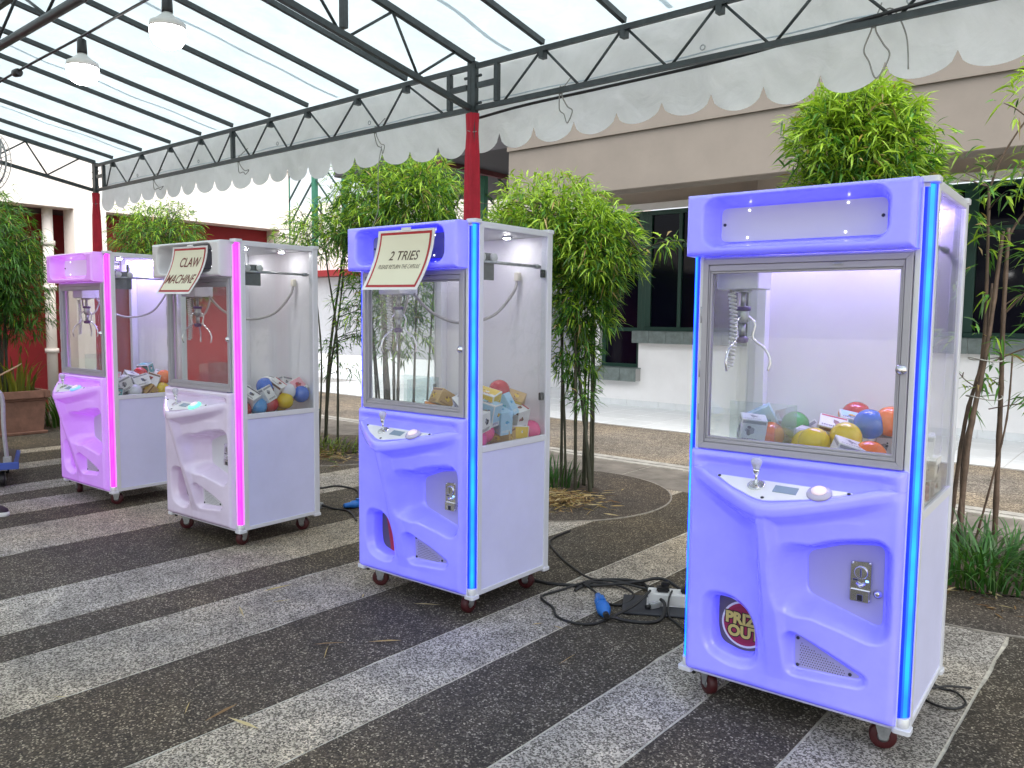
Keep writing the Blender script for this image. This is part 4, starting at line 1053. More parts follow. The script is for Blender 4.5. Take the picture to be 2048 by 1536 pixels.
    for k, (x, z) in enumerate(((.045, .345), (.047, .249), (.222, .262))):
        P('sscrew%d' % k, lambda: MB().lathe([(.006, 0), (.006, .003), (.002, .005)], 8, facing(x, .0126, z)).mesh('screw'), SCREW, sp, name='screw')
    # prize flap with its round badge
    fl = P('prize_flap', lambda: MB().bx(-.29, -.10, -D2 + .050, -D2 + .056, .205, .435).mesh('prize_flap'), FLAPM)
    def badge():
        mb = MB(); f = Matrix.Translation((-.172, -D2 + .0495, .318)) @ YF
        for k, (r0, z) in enumerate(((.088, .001), (.080, .0018), (.070, .0026))): mb.lathe([(r0, 0), (r0, z)], 40, f, mi=k, sm=False)
        return mb.mesh('badge')
    if opts.get('badge', True):
        bd_ = P('badge', badge, [WHITEPL, pmat('badge_red', (.36, .02, .07), .5), pmat('badge_crimson', (.30, .018, .055), .5)], fl)
        for key, body, z, sz in (('w1', 'PRIZE', .336, .058), ('w2', 'OUT', .287, .058)):
            for lay, (bold, off, mat) in enumerate(((.0062, .0462, BLACK), (.0028, .0455, pmat('letter_yellow', (.60, .50, .13), .5)))):
                o = P('t' + key + str(lay), lambda: textmesh('lettering', body, sz, 0, .0004, 'CENTER', bold), mat, fl, name='lettering')
                o.matrix_local = Matrix.Translation((-.172, -D2 + off, z)) @ YF
    else:
        P('stripes', lambda: MB().prism([(-.20, .21), (-.165, .21), (-.21, .43), (-.245, .43)], 0, .001, Matrix.Translation((0, -D2 + .0495, 0)) @ YF).prism([(-.16, .21), (-.11, .21), (-.15, .43), (-.205, .43)], 0, .001, Matrix.Translation((0, -D2 + .0495, 0)) @ YF, 1).mesh('stripe'),
          [pmat('flap_red', (.45, .03, .05), .5), pmat('flap_peach', (.55, .35, .25), .5)], fl, name='stripe')
    # inside: ceiling lamps, gantry, claw
    for k, (x, y) in enumerate(((.22, -.12), (.22, .16), (-.2, .16))):
        P('spot%d' % k, lambda: MB().lathe([(.030, 0), (.028, -.006), (.020, -.010)][::-1], 18, Matrix.Translation((x, y, 1.8715))).lathe([(.017, -.011), (.015, -.014), (.001, -.015)][::-1], 14, Matrix.Translation((x, y, 1.8715)), 1).mesh('ceiling_spotlight'), [CHROME, SPOTL], name='ceiling_spotlight')
    if tube_on:
        P('tube', lambda: MB().tube([(-.30, .235, 1.845), (.34, .235, 1.845)], .014, 12).mesh('light_tube'), TUBE, name='light_tube')
    def rails():
        mb = MB()
        for x in (-.345, .345): mb.tube([(x, -.262, 1.718), (x, .282, 1.718)], .008, 10); mb.lathe([(.013, 0), (.013, .03)], 12, Matrix.Translation((x, .235, 1.718)) @ Matrix.Rotation(R(-90), 4, 'X'))
        return mb.mesh('guide_rail')
    P('guide_rail', rails, DSTEEL)
    def truck(sx):
        mb = MB(); x = sx * .33
        mb.bx(x - .004, x + .004, -.235, -.082, 1.632, 1.762)
        mb.bx(x - sx * .05 - .02, x - sx * .05 + .02, -.20, -.12, 1.70, 1.73)
        return mb.mesh('gantry_plate', .001)
    for sx in (-1, 1):
        gp = P('gantry_plate%d' % sx, lambda: truck(sx), GANTRY, name='gantry_plate')
        for y in (-.19, -.10):
            P('roller%d%.2f' % (sx, y), lambda: MB().lathe([(.006, 0), (.022, .002), (.022, .016), (.018, .018), (.007, .018), (.006, .021)], 18, Matrix.Translation((sx * .338 if sx > 0 else sx * .338 - .0, y, 1.740)) @ Matrix.Rotation(R(90 * sx), 4, 'Y')).mesh('roller'), WHITEPL, gp, name='roller')
        if idx == 3: P('clip%d' % sx, lambda: MB().bx(sx * .372, sx * .392, .245, .285, 1.66, 1.70).bx(sx * .372, sx * .392, .245, .285, 1.02, 1.06).mesh('glass_clip', .003), BLACK, name='glass_clip')
    P('cross_bar', lambda: MB().tube([(-.325, -.185, 1.715), (.325, -.185, 1.715)], .008, 8).tube([(-.325, -.125, 1.715), (.325, -.125, 1.715)], .008, 8).mesh('cross_bar'), CHROME)
    ca = P('carriage', lambda: MB().bx(-.34, -.18, -.225, -.09, 1.566, 1.69).mesh('carriage', .004), ALUW)
    P('mount', lambda: MB().bx(.015, .05, -.02, .02, 1.77, 1.871).mesh('motor_mount', .003), ALUW, name='motor_mount')
    CX, CY = -.262, -.155
    cl = P('claw', lambda: MB().lathe([(.030, 1.556), (.030, 1.566)], 18, Matrix.Translation((CX, CY, 0))).tube([(CX, CY, 1.56), (CX, CY, 1.50)], .010, 10).lathe([(.018, 1.44), (.022, 1.445), (.022, 1.50), (.016, 1.505)], 18, Matrix.Translation((CX, CY, 0))).tube([(CX, CY, 1.44), (CX, CY, 1.39)], .012, 12).lathe([(.016, 1.365), (.024, 1.37), (.024, 1.385), (.014, 1.39)], 16, Matrix.Translation((CX, CY, 0)), 1).lathe([(.023, 1.487), (.029, 1.488), (.029, 1.502), (.023, 1.503)], 16, Matrix.Translation((CX, CY, 0)), 1).mesh('claw'), [DSTEEL, PURPLE])
    for k in range(3):
        a_ = k * 2.0944 + .35
        def prong():
            c_, s_ = math.cos(a_), math.sin(a_)
            q = [(.012, 1.47), (.045, 1.44), (.040, 1.385), (.085, 1.345), (.105, 1.30), (.098, 1.262)]
            mb = MB(); pts = cat_rom([(CX + r_ * c_, CY + r_ * s_, z) for r_, z in q], 5)
            mb.tube(pts, .0052, 7); mb.tube([(CX + .016 * c_, CY + .016 * s_, 1.38), (CX + .042 * c_, CY + .042 * s_, 1.395)], .004, 6)
            return mb.mesh('prong')
        P('prong%d' % k, prong, CHROME, cl, name='prong')
    def coil():
        pts = [];
        for i in range(330):
            t_ = i / 329; ang = t_ * 2 * math.pi * 19
            c = Vector((CX - .028 + .012 * math.sin(t_ * 3.1), CY - .045, 1.555 - .275 * t_)); r_ = .0115
            pts.append(c + Vector((r_ * math.cos(ang), r_ * math.sin(ang), 0)))
        return MB().tube(pts, .0042, 6).mesh('coil_cord')
    P('coil_cord', coil, WHITEPL, cl)
    if not opts.get('tray'): P('hose', lambda: MB().tube(cat_rom([(-.18, -.12, 1.57), (-.10, -.06, 1.47), (.0, .05, 1.42), (.12, .17, 1.46), (.20, .24, 1.58), (.215, .26, 1.66)], 8), .008, 8).mesh('hanging_hose'), HOSE, name='hanging_hose')
    P('hose2', lambda: MB().tube(cat_rom([(-.335, .0, 1.70), (-.33, -.02, 1.55), (-.325, -.06, 1.46), (-.305, -.12, 1.44), (-.30, -.16, 1.5), (-.305, -.17, 1.58)], 8), .007, 8).mesh('hanging_hose'), HOSE, name='hanging_hose')
    if not opts.get('tray'): P('hplug', lambda: MB().bx(.20, .23, .245, .275, 1.645, 1.69).mesh('cable_plug', .004), pmat('cream_plug', (.72, .68, .58), .5), name='cable_plug')
    P('chute', lambda: MB().bx(-.35, -.085, -.030, -.026, .80, 1.13).bx(-.089, -.085, -.26, -.031, .80, 1.13).mesh('prize_chute'), ACRYL, name='prize_chute')
    P('chase', lambda: MB().bx(-.355, -.315, .235, .284, .80, 1.87).mesh('cable_duct', .002), ALUW, name='cable_duct')
    # casters
    for sx in (-1, 1):
        for sy in (-1, 1):
            M = Matrix.Translation((sx * .315, sy * .235, 0)) @ Matrix.Rotation(opts.get('cast', .4) + sx * .5 + sy * .9, 4, 'Z')
            def bracket(M=M):
                mb = MB(); mb.lathe([(.030, .092), (.030, .104)], 16, M)
                for s_ in (-.022, .022): mb.prism([(-.028, .094), (.03, .094), (.012, .036), (-.012, .036)], s_ - .0015, s_ + .0015, M @ Matrix.Rotation(R(90), 4, 'X'))
                return mb.mesh('caster')
            cb = P('caster%d%d%.1f' % (sx, sy, opts.get('cast', .4)), bracket, DSTEEL, name='caster')
            P('wheel%d%d%.1f' % (sx, sy, opts.get('cast', .4)), lambda M=M: MB().lathe([(.020, -.017), (.040, -.017), (.044, -.012), (.044, .012), (.040, .017), (.020, .017)], 26, M @ Matrix.Translation((0, 0, .0445)) @ Matrix.Rotation(R(90), 4, 'X')).lathe([(.019, -.0175), (.006, -.019), (.006, .019), (.019, .0175)], 16, M @ Matrix.Translation((0, 0, .0445)) @ Matrix.Rotation(R(90), 4, 'X'), 1).mesh('wheel'), [CASTRED, DSTEEL], cb, name='wheel')
    P('cfeet', lambda: MB().tube([(-.355, -.29, .02 + .07), (-.355, -.29, .105)], .008, 8).mesh('levelling_foot'), BLACK, name='levelling_foot')
    return t
LEDWHITE = pmat('white_led', (1, 1, 1), .3, emit=(1, 1, 1), estr=1.6)
SPOTL = pmat('spot_lens', (1, 1, 1), .3, emit=(1, .96, .97), estr=95)
BTNR = pmat('button_ring', (.52, .48, .66), .25)
LEDBLUE = pmat('blue_indicator', (.1, .2, 1), .3, emit=(.15, .35, 1), estr=3)
TUBE = pmat('tube_lamp', (1, 1, 1), .3, emit=(.44, .33, 1), estr=25)
BTN = pmat('button_lit', (.9, .8, .85), .3, emit=(1, .62, .75), estr=.12)
FLAPM = pmat('flap_board', (.12, .10, .13), .5)
def ledmat(name, c0, c1):
    # diodes behind the diffuser: the glow wavers a little along the strip
    m = pmat(name, (.03, .05, .2), .4, emit=c0, estr=1); t = m.node_tree; b = t.nodes['Principled BSDF']
    g = t.nodes.new('ShaderNodeNewGeometry'); n = t.nodes.new('ShaderNodeTexNoise'); n.inputs['Scale'].default_value = 5.5; n.inputs['Detail'].default_value = 2
    t.links.new(g.outputs['Position'], n.inputs['Vector'])
    r = t.nodes.new('ShaderNodeMapRange'); r.inputs[1].default_value = .35; r.inputs[2].default_value = .65; t.links.new(n.outputs[0], r.inputs[0])
    x = t.nodes.new('ShaderNodeMix'); x.data_type = 'RGBA'; x.inputs[6].default_value = (*c0, 1); x.inputs[7].default_value = (*c1, 1)
    t.links.new(r.outputs[0], x.inputs[0]); t.links.new(x.outputs[2], b.inputs['Emission Color']); return m
LEDB = [ledmat('blue_led_strip', (.0, .17, 2.6), (.0, .34, 2.8)), pmat('blue_led_edge', (.01, .03, .3), .4, emit=(.0, .012, 1.6), estr=1), ledmat('blue_led_flank', (.0, .06, 2.4), (.0, .13, 2.5))]
LEDP = [ledmat('magenta_led_strip', (1.7, .012, 1.6), (1.8, .05, 1.7)), pmat('magenta_led_edge', (.5, .2, .5), .4, emit=(.5, .08, .6), estr=1), ledmat('magenta_led_flank', (1.2, .006, 1.15), (1.4, .012, 1.4))]
def shellm(name, col, em, es):  # white shells: base colour carries the LED tint, besides the glow
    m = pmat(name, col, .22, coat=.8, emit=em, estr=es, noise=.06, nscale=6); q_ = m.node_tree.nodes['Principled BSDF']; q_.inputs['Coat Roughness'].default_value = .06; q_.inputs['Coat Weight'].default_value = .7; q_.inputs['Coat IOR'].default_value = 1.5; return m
SH4 = shellm('blue_lit_shell', (.43, .415, .66), (.0, .0, 1.0), .32)  # blue LED light put into the base colour too
SH1 = shellm('magenta_lit_shell', (.58, .47, .74), (.44, .01, .80), .24)  # magenta LED light put into the base colour too
SH2 = shellm('faintly_pink_lit_shell', (.70, .66, .78), (.6, .05, .8), .03)
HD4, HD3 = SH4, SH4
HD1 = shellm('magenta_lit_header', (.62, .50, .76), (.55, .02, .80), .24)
HD2 = pmat('white_header', (.70, .69, .72), .3, coat=.3)
PLT4 = pmat('blank_header_plate', (.66, .64, .70), .35)
PLTD = pmat('smoky_header_plate', (.30, .30, .36), .15)
PLT1 = pmat('lit_header_plate', (.55, .5, .6), .2, emit=(.8, .6, 1), estr=.15)
SPLATE = {}
def shellplate(sh):
    return {SH4: COINB, SH1: COINM, SH2: COINW}[sh]
COINB = pmat('coin_door_blue_white', (.42, .40, .68), .4); COINM = pmat('coin_door_pinkish', (.58, .50, .68), .4); COINW = pmat('coin_door_white', (.64, .64, .68), .4)
GLOWG = pmat('green_lit_button', (.3, .8, .6), .3, emit=(.08, .8, .45), estr=.55)
GLOWB = pmat('blue_lit_button', (.3, .5, .9), .3, emit=(.05, .25, 1), estr=.6)
MPOS = [((-1.03126, 3.05567, 0), R(2.614)), ((-2.94436, 3.03384, 0), R(1.847)), ((-4.80785, 2.92354, 0), R(2.972)), ((-6.47945, 2.89007, 0), R(2.053))]
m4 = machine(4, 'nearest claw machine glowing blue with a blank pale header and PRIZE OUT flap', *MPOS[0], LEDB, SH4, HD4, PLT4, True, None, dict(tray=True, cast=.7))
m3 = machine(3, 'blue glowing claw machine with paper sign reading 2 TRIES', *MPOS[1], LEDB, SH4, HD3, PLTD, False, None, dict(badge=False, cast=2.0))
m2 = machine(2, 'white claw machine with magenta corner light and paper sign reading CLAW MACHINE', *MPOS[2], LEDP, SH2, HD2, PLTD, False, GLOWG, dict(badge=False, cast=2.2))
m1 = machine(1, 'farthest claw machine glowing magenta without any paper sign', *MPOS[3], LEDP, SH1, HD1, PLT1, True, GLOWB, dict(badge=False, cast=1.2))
MM = []
for (l, r_) in MPOS: MM.append(Matrix.Translation(l) @ Matrix.Rotation(r_, 4, 'Z'))

# ------------------------------------------------------------------ paper signs hung on the headers
PAPER = pmat('cream_paper', (.74, .72, .56), .55, bump=.05, bscale=9)
SLEEVE = pmat('clear_sleeve_edge', (.74, .74, .76), .25)
BORD = pmat('dark_red_border', (.40, .012, .02), .5); INKG = pmat('grey_brown_ink', (.10, .07, .05), .6); INKR = pmat('red_brown_ink', (.16, .035, .025), .6)
def sign(Mm, x0, w_, ztop, h, swing, lines, ink, label, lean):
    def S(u, v, off=0):          # u across 0..1, v down 0..1
        a = v * v * (3 - 2 * v)
        d = .088 + swing * (v ** 1.5) - .018 * math.sin(math.pi * v) * .6 + .006 * math.sin(u * 5 + v * 3) * v
        z = ztop - h * (v - .07 * v * v) - .004 * u
        x = x0 + w_ * u + lean * v
        return Vector((x, -D2 - d - off, z))
    t = thing('paper_sign', label, 'sign', Mm.to_translation(), Mm.to_euler().z, 'paper signs on the claw machines')
    def quad(u0, u1, v0, v1, off, n=14):
        return MB().grid([[S(u0 + (u1 - u0) * i / n, v0 + (v1 - v0) * j / n, off) for i in range(n + 1)] for j in range(n + 1)])
    b = MB()
    n = 14
    b.grid([[S(i / n, j / n, 0) for i in range(n + 1)] for j in range(n + 1)]); b.grid([[S(i / n, j / n, -.0012) for i in range(n + 1)] for j in range(n + 1)], flip=True)
    b.build('sleeve', SLEEVE, t)
    quad(.048, .952, .035, .955, .0012).build('border', BORD, t)
    quad(.080, .920, .075, .912, .0022).build('sheet', PAPER, t)
    for body, uc, vc, sz, bold, spc, xs in lines:
        me = textmesh('lettering', body, sz, .22, 0, 'CENTER', bold, spc)
        for v in me.vertices:
            q = S(uc + v.co.x * xs / w_, vc - v.co.y / h, .0032); v.co = q
        place(me, 'lettering', ink, t)
    MB().bx(x0 + w_ * .42, x0 + w_ * .58, -D2 - .0895, -D2 - .0835, ztop - .006, ztop + .008).build('tape', SLEEVE, t)
    return t
sign(MM[1], -.145, .385, 1.868, .31, .085, [('2 TRIES', .53, .42, .066, .0006, 1.0, .92), ('PLEASE RETURN THE CAPSULE', .50, .60, .031, 0, 1.0, .66)], INKG, 'paper sign in a red border reading 2 TRIES PLEASE RETURN THE CAPSULE', -.03)
sign(MM[2], -.125, .385, 1.868, .315, .10, [('CLAW', .56, .33, .085, .0010, 1.0, .86), ('MACHINE', .47, .68, .085, .0010, 1.0, .80)], INKR, 'curled paper sign in a red border reading CLAW MACHINE', -.04)
# ================================================================== PRIZES
BALLC = {'red': (.50, .012, .02), 'blue': (.01, .11, .55), 'light blue': (.02, .26, .60), 'yellow': (.72, .52, .01), 'orange': (.85, .16, .01), 'green': (.03, .32, .07), 'pink': (.80, .10, .28), 'magenta': (.70, .04, .32), 'white': (.74, .74, .80)}
BM = {k: pmat('ball_' + k.replace(' ', '_'), c, .16, coat=.4) for k, c in BALLC.items()}
BR = .056
def ballmesh():
    mb = MB().sphere((0, 0, 0), BR, 30, 18)
    mb.lathe([(BR - .0006, -.0016), (BR + .0005, -.0012), (BR + .0005, .0012), (BR - .0006, .0016)], 30)
    return mb.mesh('capsule_ball')
BME = ballmesh()
PR = {n: pmat('print_' + n, c, .45) for n, c in dict(white=(.78, .77, .76), grey=(.30, .30, .33), dark=(.05, .045, .06), red=(.45, .03, .05), yellow=(.75, .52, .06), tan=(.55, .36, .14), blue=(.10, .35, .65), sky=(.40, .62, .78), navy=(.03, .05, .20), brown=(.20, .09, .05), pink=(.75, .35, .40), teal=(.12, .42, .42), orange=(.75, .30, .08)).items()}
def boxvar(body, bgc, blobs, ink, dims, seed):
    """returns body mesh + print mesh: panels, blobs of colour and lines of tiny lettering-like bars printed on four faces"""
    rnd = random.Random(seed); x, y, z = dims[0] / 2, dims[1] / 2, dims[2] / 2
    bme = MB().bx(-x, x, -y, y, -z, z).mesh('prize_box', .0015)
    names = [bgc] + blobs + [ink]; mb = MB()
    faces = [(Vector((0, -y, 0)), Vector((1, 0, 0)), Vector((0, 0, 1)), x, z), (Vector((0, y, 0)), Vector((-1, 0, 0)), Vector((0, 0, 1)), x, z), (Vector((x, 0, 0)), Vector((0, 1, 0)), Vector((0, 0, 1)), y, z), (Vector((-x, 0, 0)), Vector((0, -1, 0)), Vector((0, 0, 1)), y, z), (Vector((0, 0, z)), Vector((1, 0, 0)), Vector((0, 1, 0)), x, y)]
    for c, u, v, hu, hv in faces:
        nrm = u.cross(v)
        def poly(pts, off, mi): mb.add([c + u * a + v * b + nrm * off for a, b in pts], [list(range(len(pts)))], mi)
        f = .90
        if bgc != body: poly([(-hu * f, -hv * .55), (hu * f, -hv * .55), (hu * f, hv * f), (-hu * f, hv * f)], .0004, 0)
        if rnd.random() < .6: poly([(-hu * .9, hv * .66), (hu * .9, hv * .66), (hu * .9, hv * .9), (-hu * .9, hv * .9)], .0006, 1 + rnd.randrange(len(blobs)))
        ox, oy = rnd.uniform(-.35, .35) * hu, rnd.uniform(-.1, .25) * hv
        for i in range(rnd.choice((5, 6, 7))):
            r_ = (.30 if i == 0 else rnd.uniform(.06, .17)) * min(hu, hv); an = rnd.uniform(0, 6.28); rr = 0 if i == 0 else rnd.uniform(.15, .42) * min(hu, hv)
            cx, cyy = ox + rr * math.cos(an), oy + rr * math.sin(an); st = rnd.uniform(.6, 1.5)
            mi = 1 + i % len(blobs)
            poly([(cx + r_ * st * math.cos(q) * rnd.uniform(.8, 1.1), cyy + r_ * math.sin(q) * rnd.uniform(.85, 1.1)) for q in np.linspace(0, 6.283, 12)[:-1]], .0007 + i * .00015, mi)
        for i in range(rnd.choice((2, 3))):
            yy = -hv * (.66 + .11 * i); xx0 = -hu * .8
            while xx0 < hu * rnd.uniform(.2, .75):
                l_ = hu * rnd.uniform(.06, .2); poly([(xx0, yy), (xx0 + l_, yy), (xx0 + l_, yy + hv * .07), (xx0, yy + hv * .07)], .0008, len(names) - 1); xx0 += l_ + hu * .05
    return bme, mb.mesh('box_print'), PR[body], [PR[n] for n in names]
BV = {'white': boxvar('white', 'white', ['grey', 'dark'], 'dark', (.10, .085, .10), 1), 'camera': boxvar('white', 'white', ['dark', 'navy', 'grey'], 'dark', (.12, .08, .095), 2),
      'brown': boxvar('white', 'white', ['brown', 'red'], 'dark', (.10, .08, .115), 3), 'yellow': boxvar('white', 'yellow', ['yellow', 'brown', 'white'], 'red', (.125, .10, .085), 4),
      'blue': boxvar('white', 'sky', ['yellow', 'navy', 'orange'], 'navy', (.095, .075, .115), 5), 'sky': boxvar('sky', 'sky', ['blue', 'white', 'teal'], 'white', (.10, .07, .12), 6),
      'tan': boxvar('tan', 'tan', ['yellow', 'brown'], 'brown', (.12, .09, .08), 7), 'red': boxvar('white', 'pink', ['red', 'brown'], 'dark', (.10, .08, .10), 8), 'teal': boxvar('white', 'teal', ['white', 'dark'], 'dark', (.10, .08, .09), 9)}
def prizes(Mm, floor, items, group, sq=1.):
    done = []
    rnd = random.Random(len(items) * 7 + 3)
    for it in items:
        kd, colr, x, y, lab = it[:5]
        r_ = BR if kd == 'ball' else .051
        z = floor + r_
        for (a, b, c, q) in done:
            dd = math.hypot(a - x, b - y)
            if dd < (r_ + q) * .97: z = max(z, c + math.sqrt(((r_ + q) * .97) ** 2 - dd * dd) * .92)
        z = floor + r_ + (z - floor - r_) * sq
        if len(it) > 6: z = it[6]
        done.append((x, y, z, r_))
        p_ = Mm @ Vector((x, y, z))
        if kd == 'ball':
            o = place(BME, 'capsule_ball', BM[colr]); o.location = p_; o.rotation_euler = (rnd.uniform(-.9, .9), rnd.uniform(-.9, .9), rnd.uniform(0, 6))
            tag(o, lab, 'ball', 'capsule balls ' + group)
        else:
            bme, pme, bm_, pms = BV[colr]
            o = place(bme, 'prize_box', bm_); o.location = p_
            rot = it[5] if len(it) > 5 and it[5] else (rnd.uniform(-.7, .7), rnd.uniform(-.7, .7), rnd.uniform(0, 6.28))
            o.rotation_euler = (Mm.to_3x3() @ Euler(rot).to_matrix()).to_euler()
            tag(o, lab, 'box', 'prize boxes ' + group); place(pme, 'box_print', pms, o)
B_, X_ = 'ball', 'box'
T2 = 'in the CLAW MACHINE cabinet'
prizes(MM[2], .80, [
    (B_, 'red', .31, -.215, 'red ball half hidden by the magenta strip ' + T2), (B_, 'light blue', .325, -.11, 'light blue ball in the bottom row ' + T2),
    (B_, 'red', .30, -.005, 'red ball in the middle of the bottom row ' + T2), (B_, 'yellow', .325, .095, 'yellow ball in the bottom row ' + T2),
    (B_, 'orange', .25, .165, 'orange ball between yellow and blue balls in the bottom row ' + T2), (B_, 'blue', .325, .225, 'dark blue ball at the rear end of the bottom row ' + T2),
    (X_, 'white', .20, -.19, 'white box lying deep behind the red ball ' + T2), (X_, 'brown', .19, -.06, 'white box with brown pictures at the pile bottom ' + T2), (X_, 'white', .18, .06, 'white box lying under the top blue ball ' + T2), (B_, 'green', .06, -.20, 'green ball just above the door frame ' + T2), (B_, 'yellow', .14, .2, 'yellow ball buried at the back ' + T2),
    (X_, 'camera', .30, -.155, 'white box with dark lettering tilted above the light blue ball ' + T2, (.5, .5, .4)), (X_, 'white', .30, -.045, 'small white box leaning above the red middle ball ' + T2, (.3, -.4, .2)),
    (B_, 'red', .14, -.14, 'pinkish red ball behind the boxes ' + T2), (B_, 'white', .31, .125, 'white ball above the orange ball ' + T2), (X_, 'brown', .285, .05, 'tall white box tilted beside the white ball ' + T2, (.2, .6, .5)),
    (X_, 'red', .28, .225, 'white box with red picture above the rear blue ball ' + T2), (B_, 'light blue', .26, -.23, 'light blue ball left of the tilted boxes ' + T2),
    (X_, 'teal', .21, -.12, 'white and teal box on top of the pile ' + T2), (B_, 'blue', .26, -.01, 'dark blue ball on top of the pile ' + T2), (X_, 'camera', .22, .07, 'white box standing up behind the top blue ball ' + T2, (.1, .2, .3)), (X_, 'white', .24, .15, 'topmost white box near the back ' + T2)], 'in the pink lit claw machine with a sign', .72)
T3 = 'in the 2 TRIES cabinet'
prizes(MM[1], .80, [
    (B_, 'magenta', .325, -.20, 'magenta ball at the front bottom ' + T3), (B_, 'pink', .29, -.10, 'deep pink ball behind the magenta one ' + T3), (X_, 'tan', .31, .02, 'tan box lying on the bin floor ' + T3, (.1, .0, .3)), (X_, 'yellow', .30, .13, 'yellow topped box lying low beside the pink ball ' + T3, (0, .1, 1.4)),
    (B_, 'pink', .33, .235, 'big pink ball in the rear corner ' + T3), (X_, 'white', .20, -.18, 'white box under the front boxes ' + T3), (X_, 'brown', .19, .06, 'white box under the red ball ' + T3), (X_, 'tan', .18, .2, 'tan box at the rear of the pile ' + T3), (X_, 'white', .07, -.2, 'white box low behind the door frame ' + T3), (B_, 'orange', .08, -.07, 'orange ball low in the middle ' + T3), (X_, 'red', .06, .1, 'box with red pictures at the pile bottom ' + T3),
    (X_, 'sky', .335, -.015, 'small sky blue box standing at the pane ' + T3, (.1, .2, -.3)), (X_, 'camera', .325, -.20, 'white box with dark pictures right beside the blue strip ' + T3, (.2, .1, .1)), (X_, 'blue', .325, -.10, 'box with yellow and navy picture facing the pane ' + T3, (.1, .25, .15)),
    (X_, 'brown', .31, .145, 'white box with brown circle above the pink corner ball ' + T3, (.2, .4, -.1)), (X_, 'sky', .30, .05, 'tilted light blue and white box ' + T3, (.1, -.5, .2)),
    (B_, 'yellow', .12, -.22, 'yellow ball just above the door frame ' + T3), (X_, 'blue', .02, -.20, 'blue picture box seen through the front door ' + T3), (B_, 'orange', .05, -.1, 'orange ball seen through the front door ' + T3),
    (X_, 'yellow', .27, -.06, 'yellow topped box lying on top of the pile ' + T3, (.2, .25, .3)), (X_, 'white', .26, -.2, 'upper white box near the blue strip ' + T3), (X_, 'tan', .26, .17, 'tan box leaning against the back board ' + T3, (.5, .3, .5)), (X_, 'red', .14, -.09, 'white box with pink panel topmost near the front ' + T3), (X_, 'tan', .07, -.15, 'orange brown box on top by the front door ' + T3),
    (B_, 'red', .25, .07, 'glossy red ball on top of the pile ' + T3)], 'in the claw machine with the tries sign', 1.0)
T1 = 'in the farthest magenta claw machine'
prizes(MM[3], .80, [
    (X_, 'teal', .32, -.215, 'teal box beside the magenta strip ' + T1), (B_, 'white', .33, -.085, 'white ball on the bin floor ' + T1), (X_, 'tan', .31, .03, 'narrow tan box between the white and yellow balls ' + T1, (.8, .1, .2)), (B_, 'yellow', .33, .135, 'yellow ball on the bin floor ' + T1), (X_, 'white', .32, .24, 'white box in the rear bottom corner ' + T1),
    (X_, 'white', .22, -.15, 'white box deep behind the white ball ' + T1), (X_, 'brown', .2, -.03, 'brown picture box deep in the pile ' + T1), (X_, 'camera', .2, .1, 'camera picture box deep in the pile ' + T1), (X_, 'red', .2, .22, 'red picture box at the back ' + T1), (B_, 'orange', .12, -.22, 'small looking orange ball at the left ' + T1),
    (X_, 'white', .31, -.16, 'white box with dark print tilted above the white ball ' + T1), (X_, 'camera', .30, -.02, 'white box with round dark picture over the middle ' + T1), (X_, 'brown', .29, .08, 'large white box leaning left of the orange ball ' + T1), (B_, 'orange', .30, .17, 'orange ball above the yellow ball ' + T1),
    (X_, 'red', .22, -.18, 'box with red picture on the left of the heap ' + T1), (X_, 'white', .22, -.06, 'white box near the top of the heap ' + T1), (B_, 'red', .2, .03, 'red ball near the top of the heap ' + T1), (X_, 'teal', .15, .1, 'teal edged box at the top back ' + T1), (X_, 'camera', .2, .2, 'white box topmost at the rear ' + T1)], 'in the farthest claw machine', .88)
T4 = 'in the nearest claw machine'
prizes(MM[0], .80, [(X_, 'red', .33, .0, 'white box with red picture on the low floor ' + T4, (0, 0, .2)), (X_, 'white', .33, -.13, 'white box standing low at the side pane ' + T4, (0, 0, .1)), (X_, 'brown', .335, .12, 'brown picture box low at the side pane ' + T4, (0, 0, -.1)), (X_, 'brown', .33, -.09, 'tall white box stacked at the side pane ' + T4, (.05, .1, .1)), (X_, 'camera', .335, .03, 'white box with camera picture stacked at the side pane ' + T4, (0, .1, 0)), (X_, 'white', .335, -.02, 'topmost white box at the side pane ' + T4, (.1, .1, .2))], 'in the nearest claw machine')
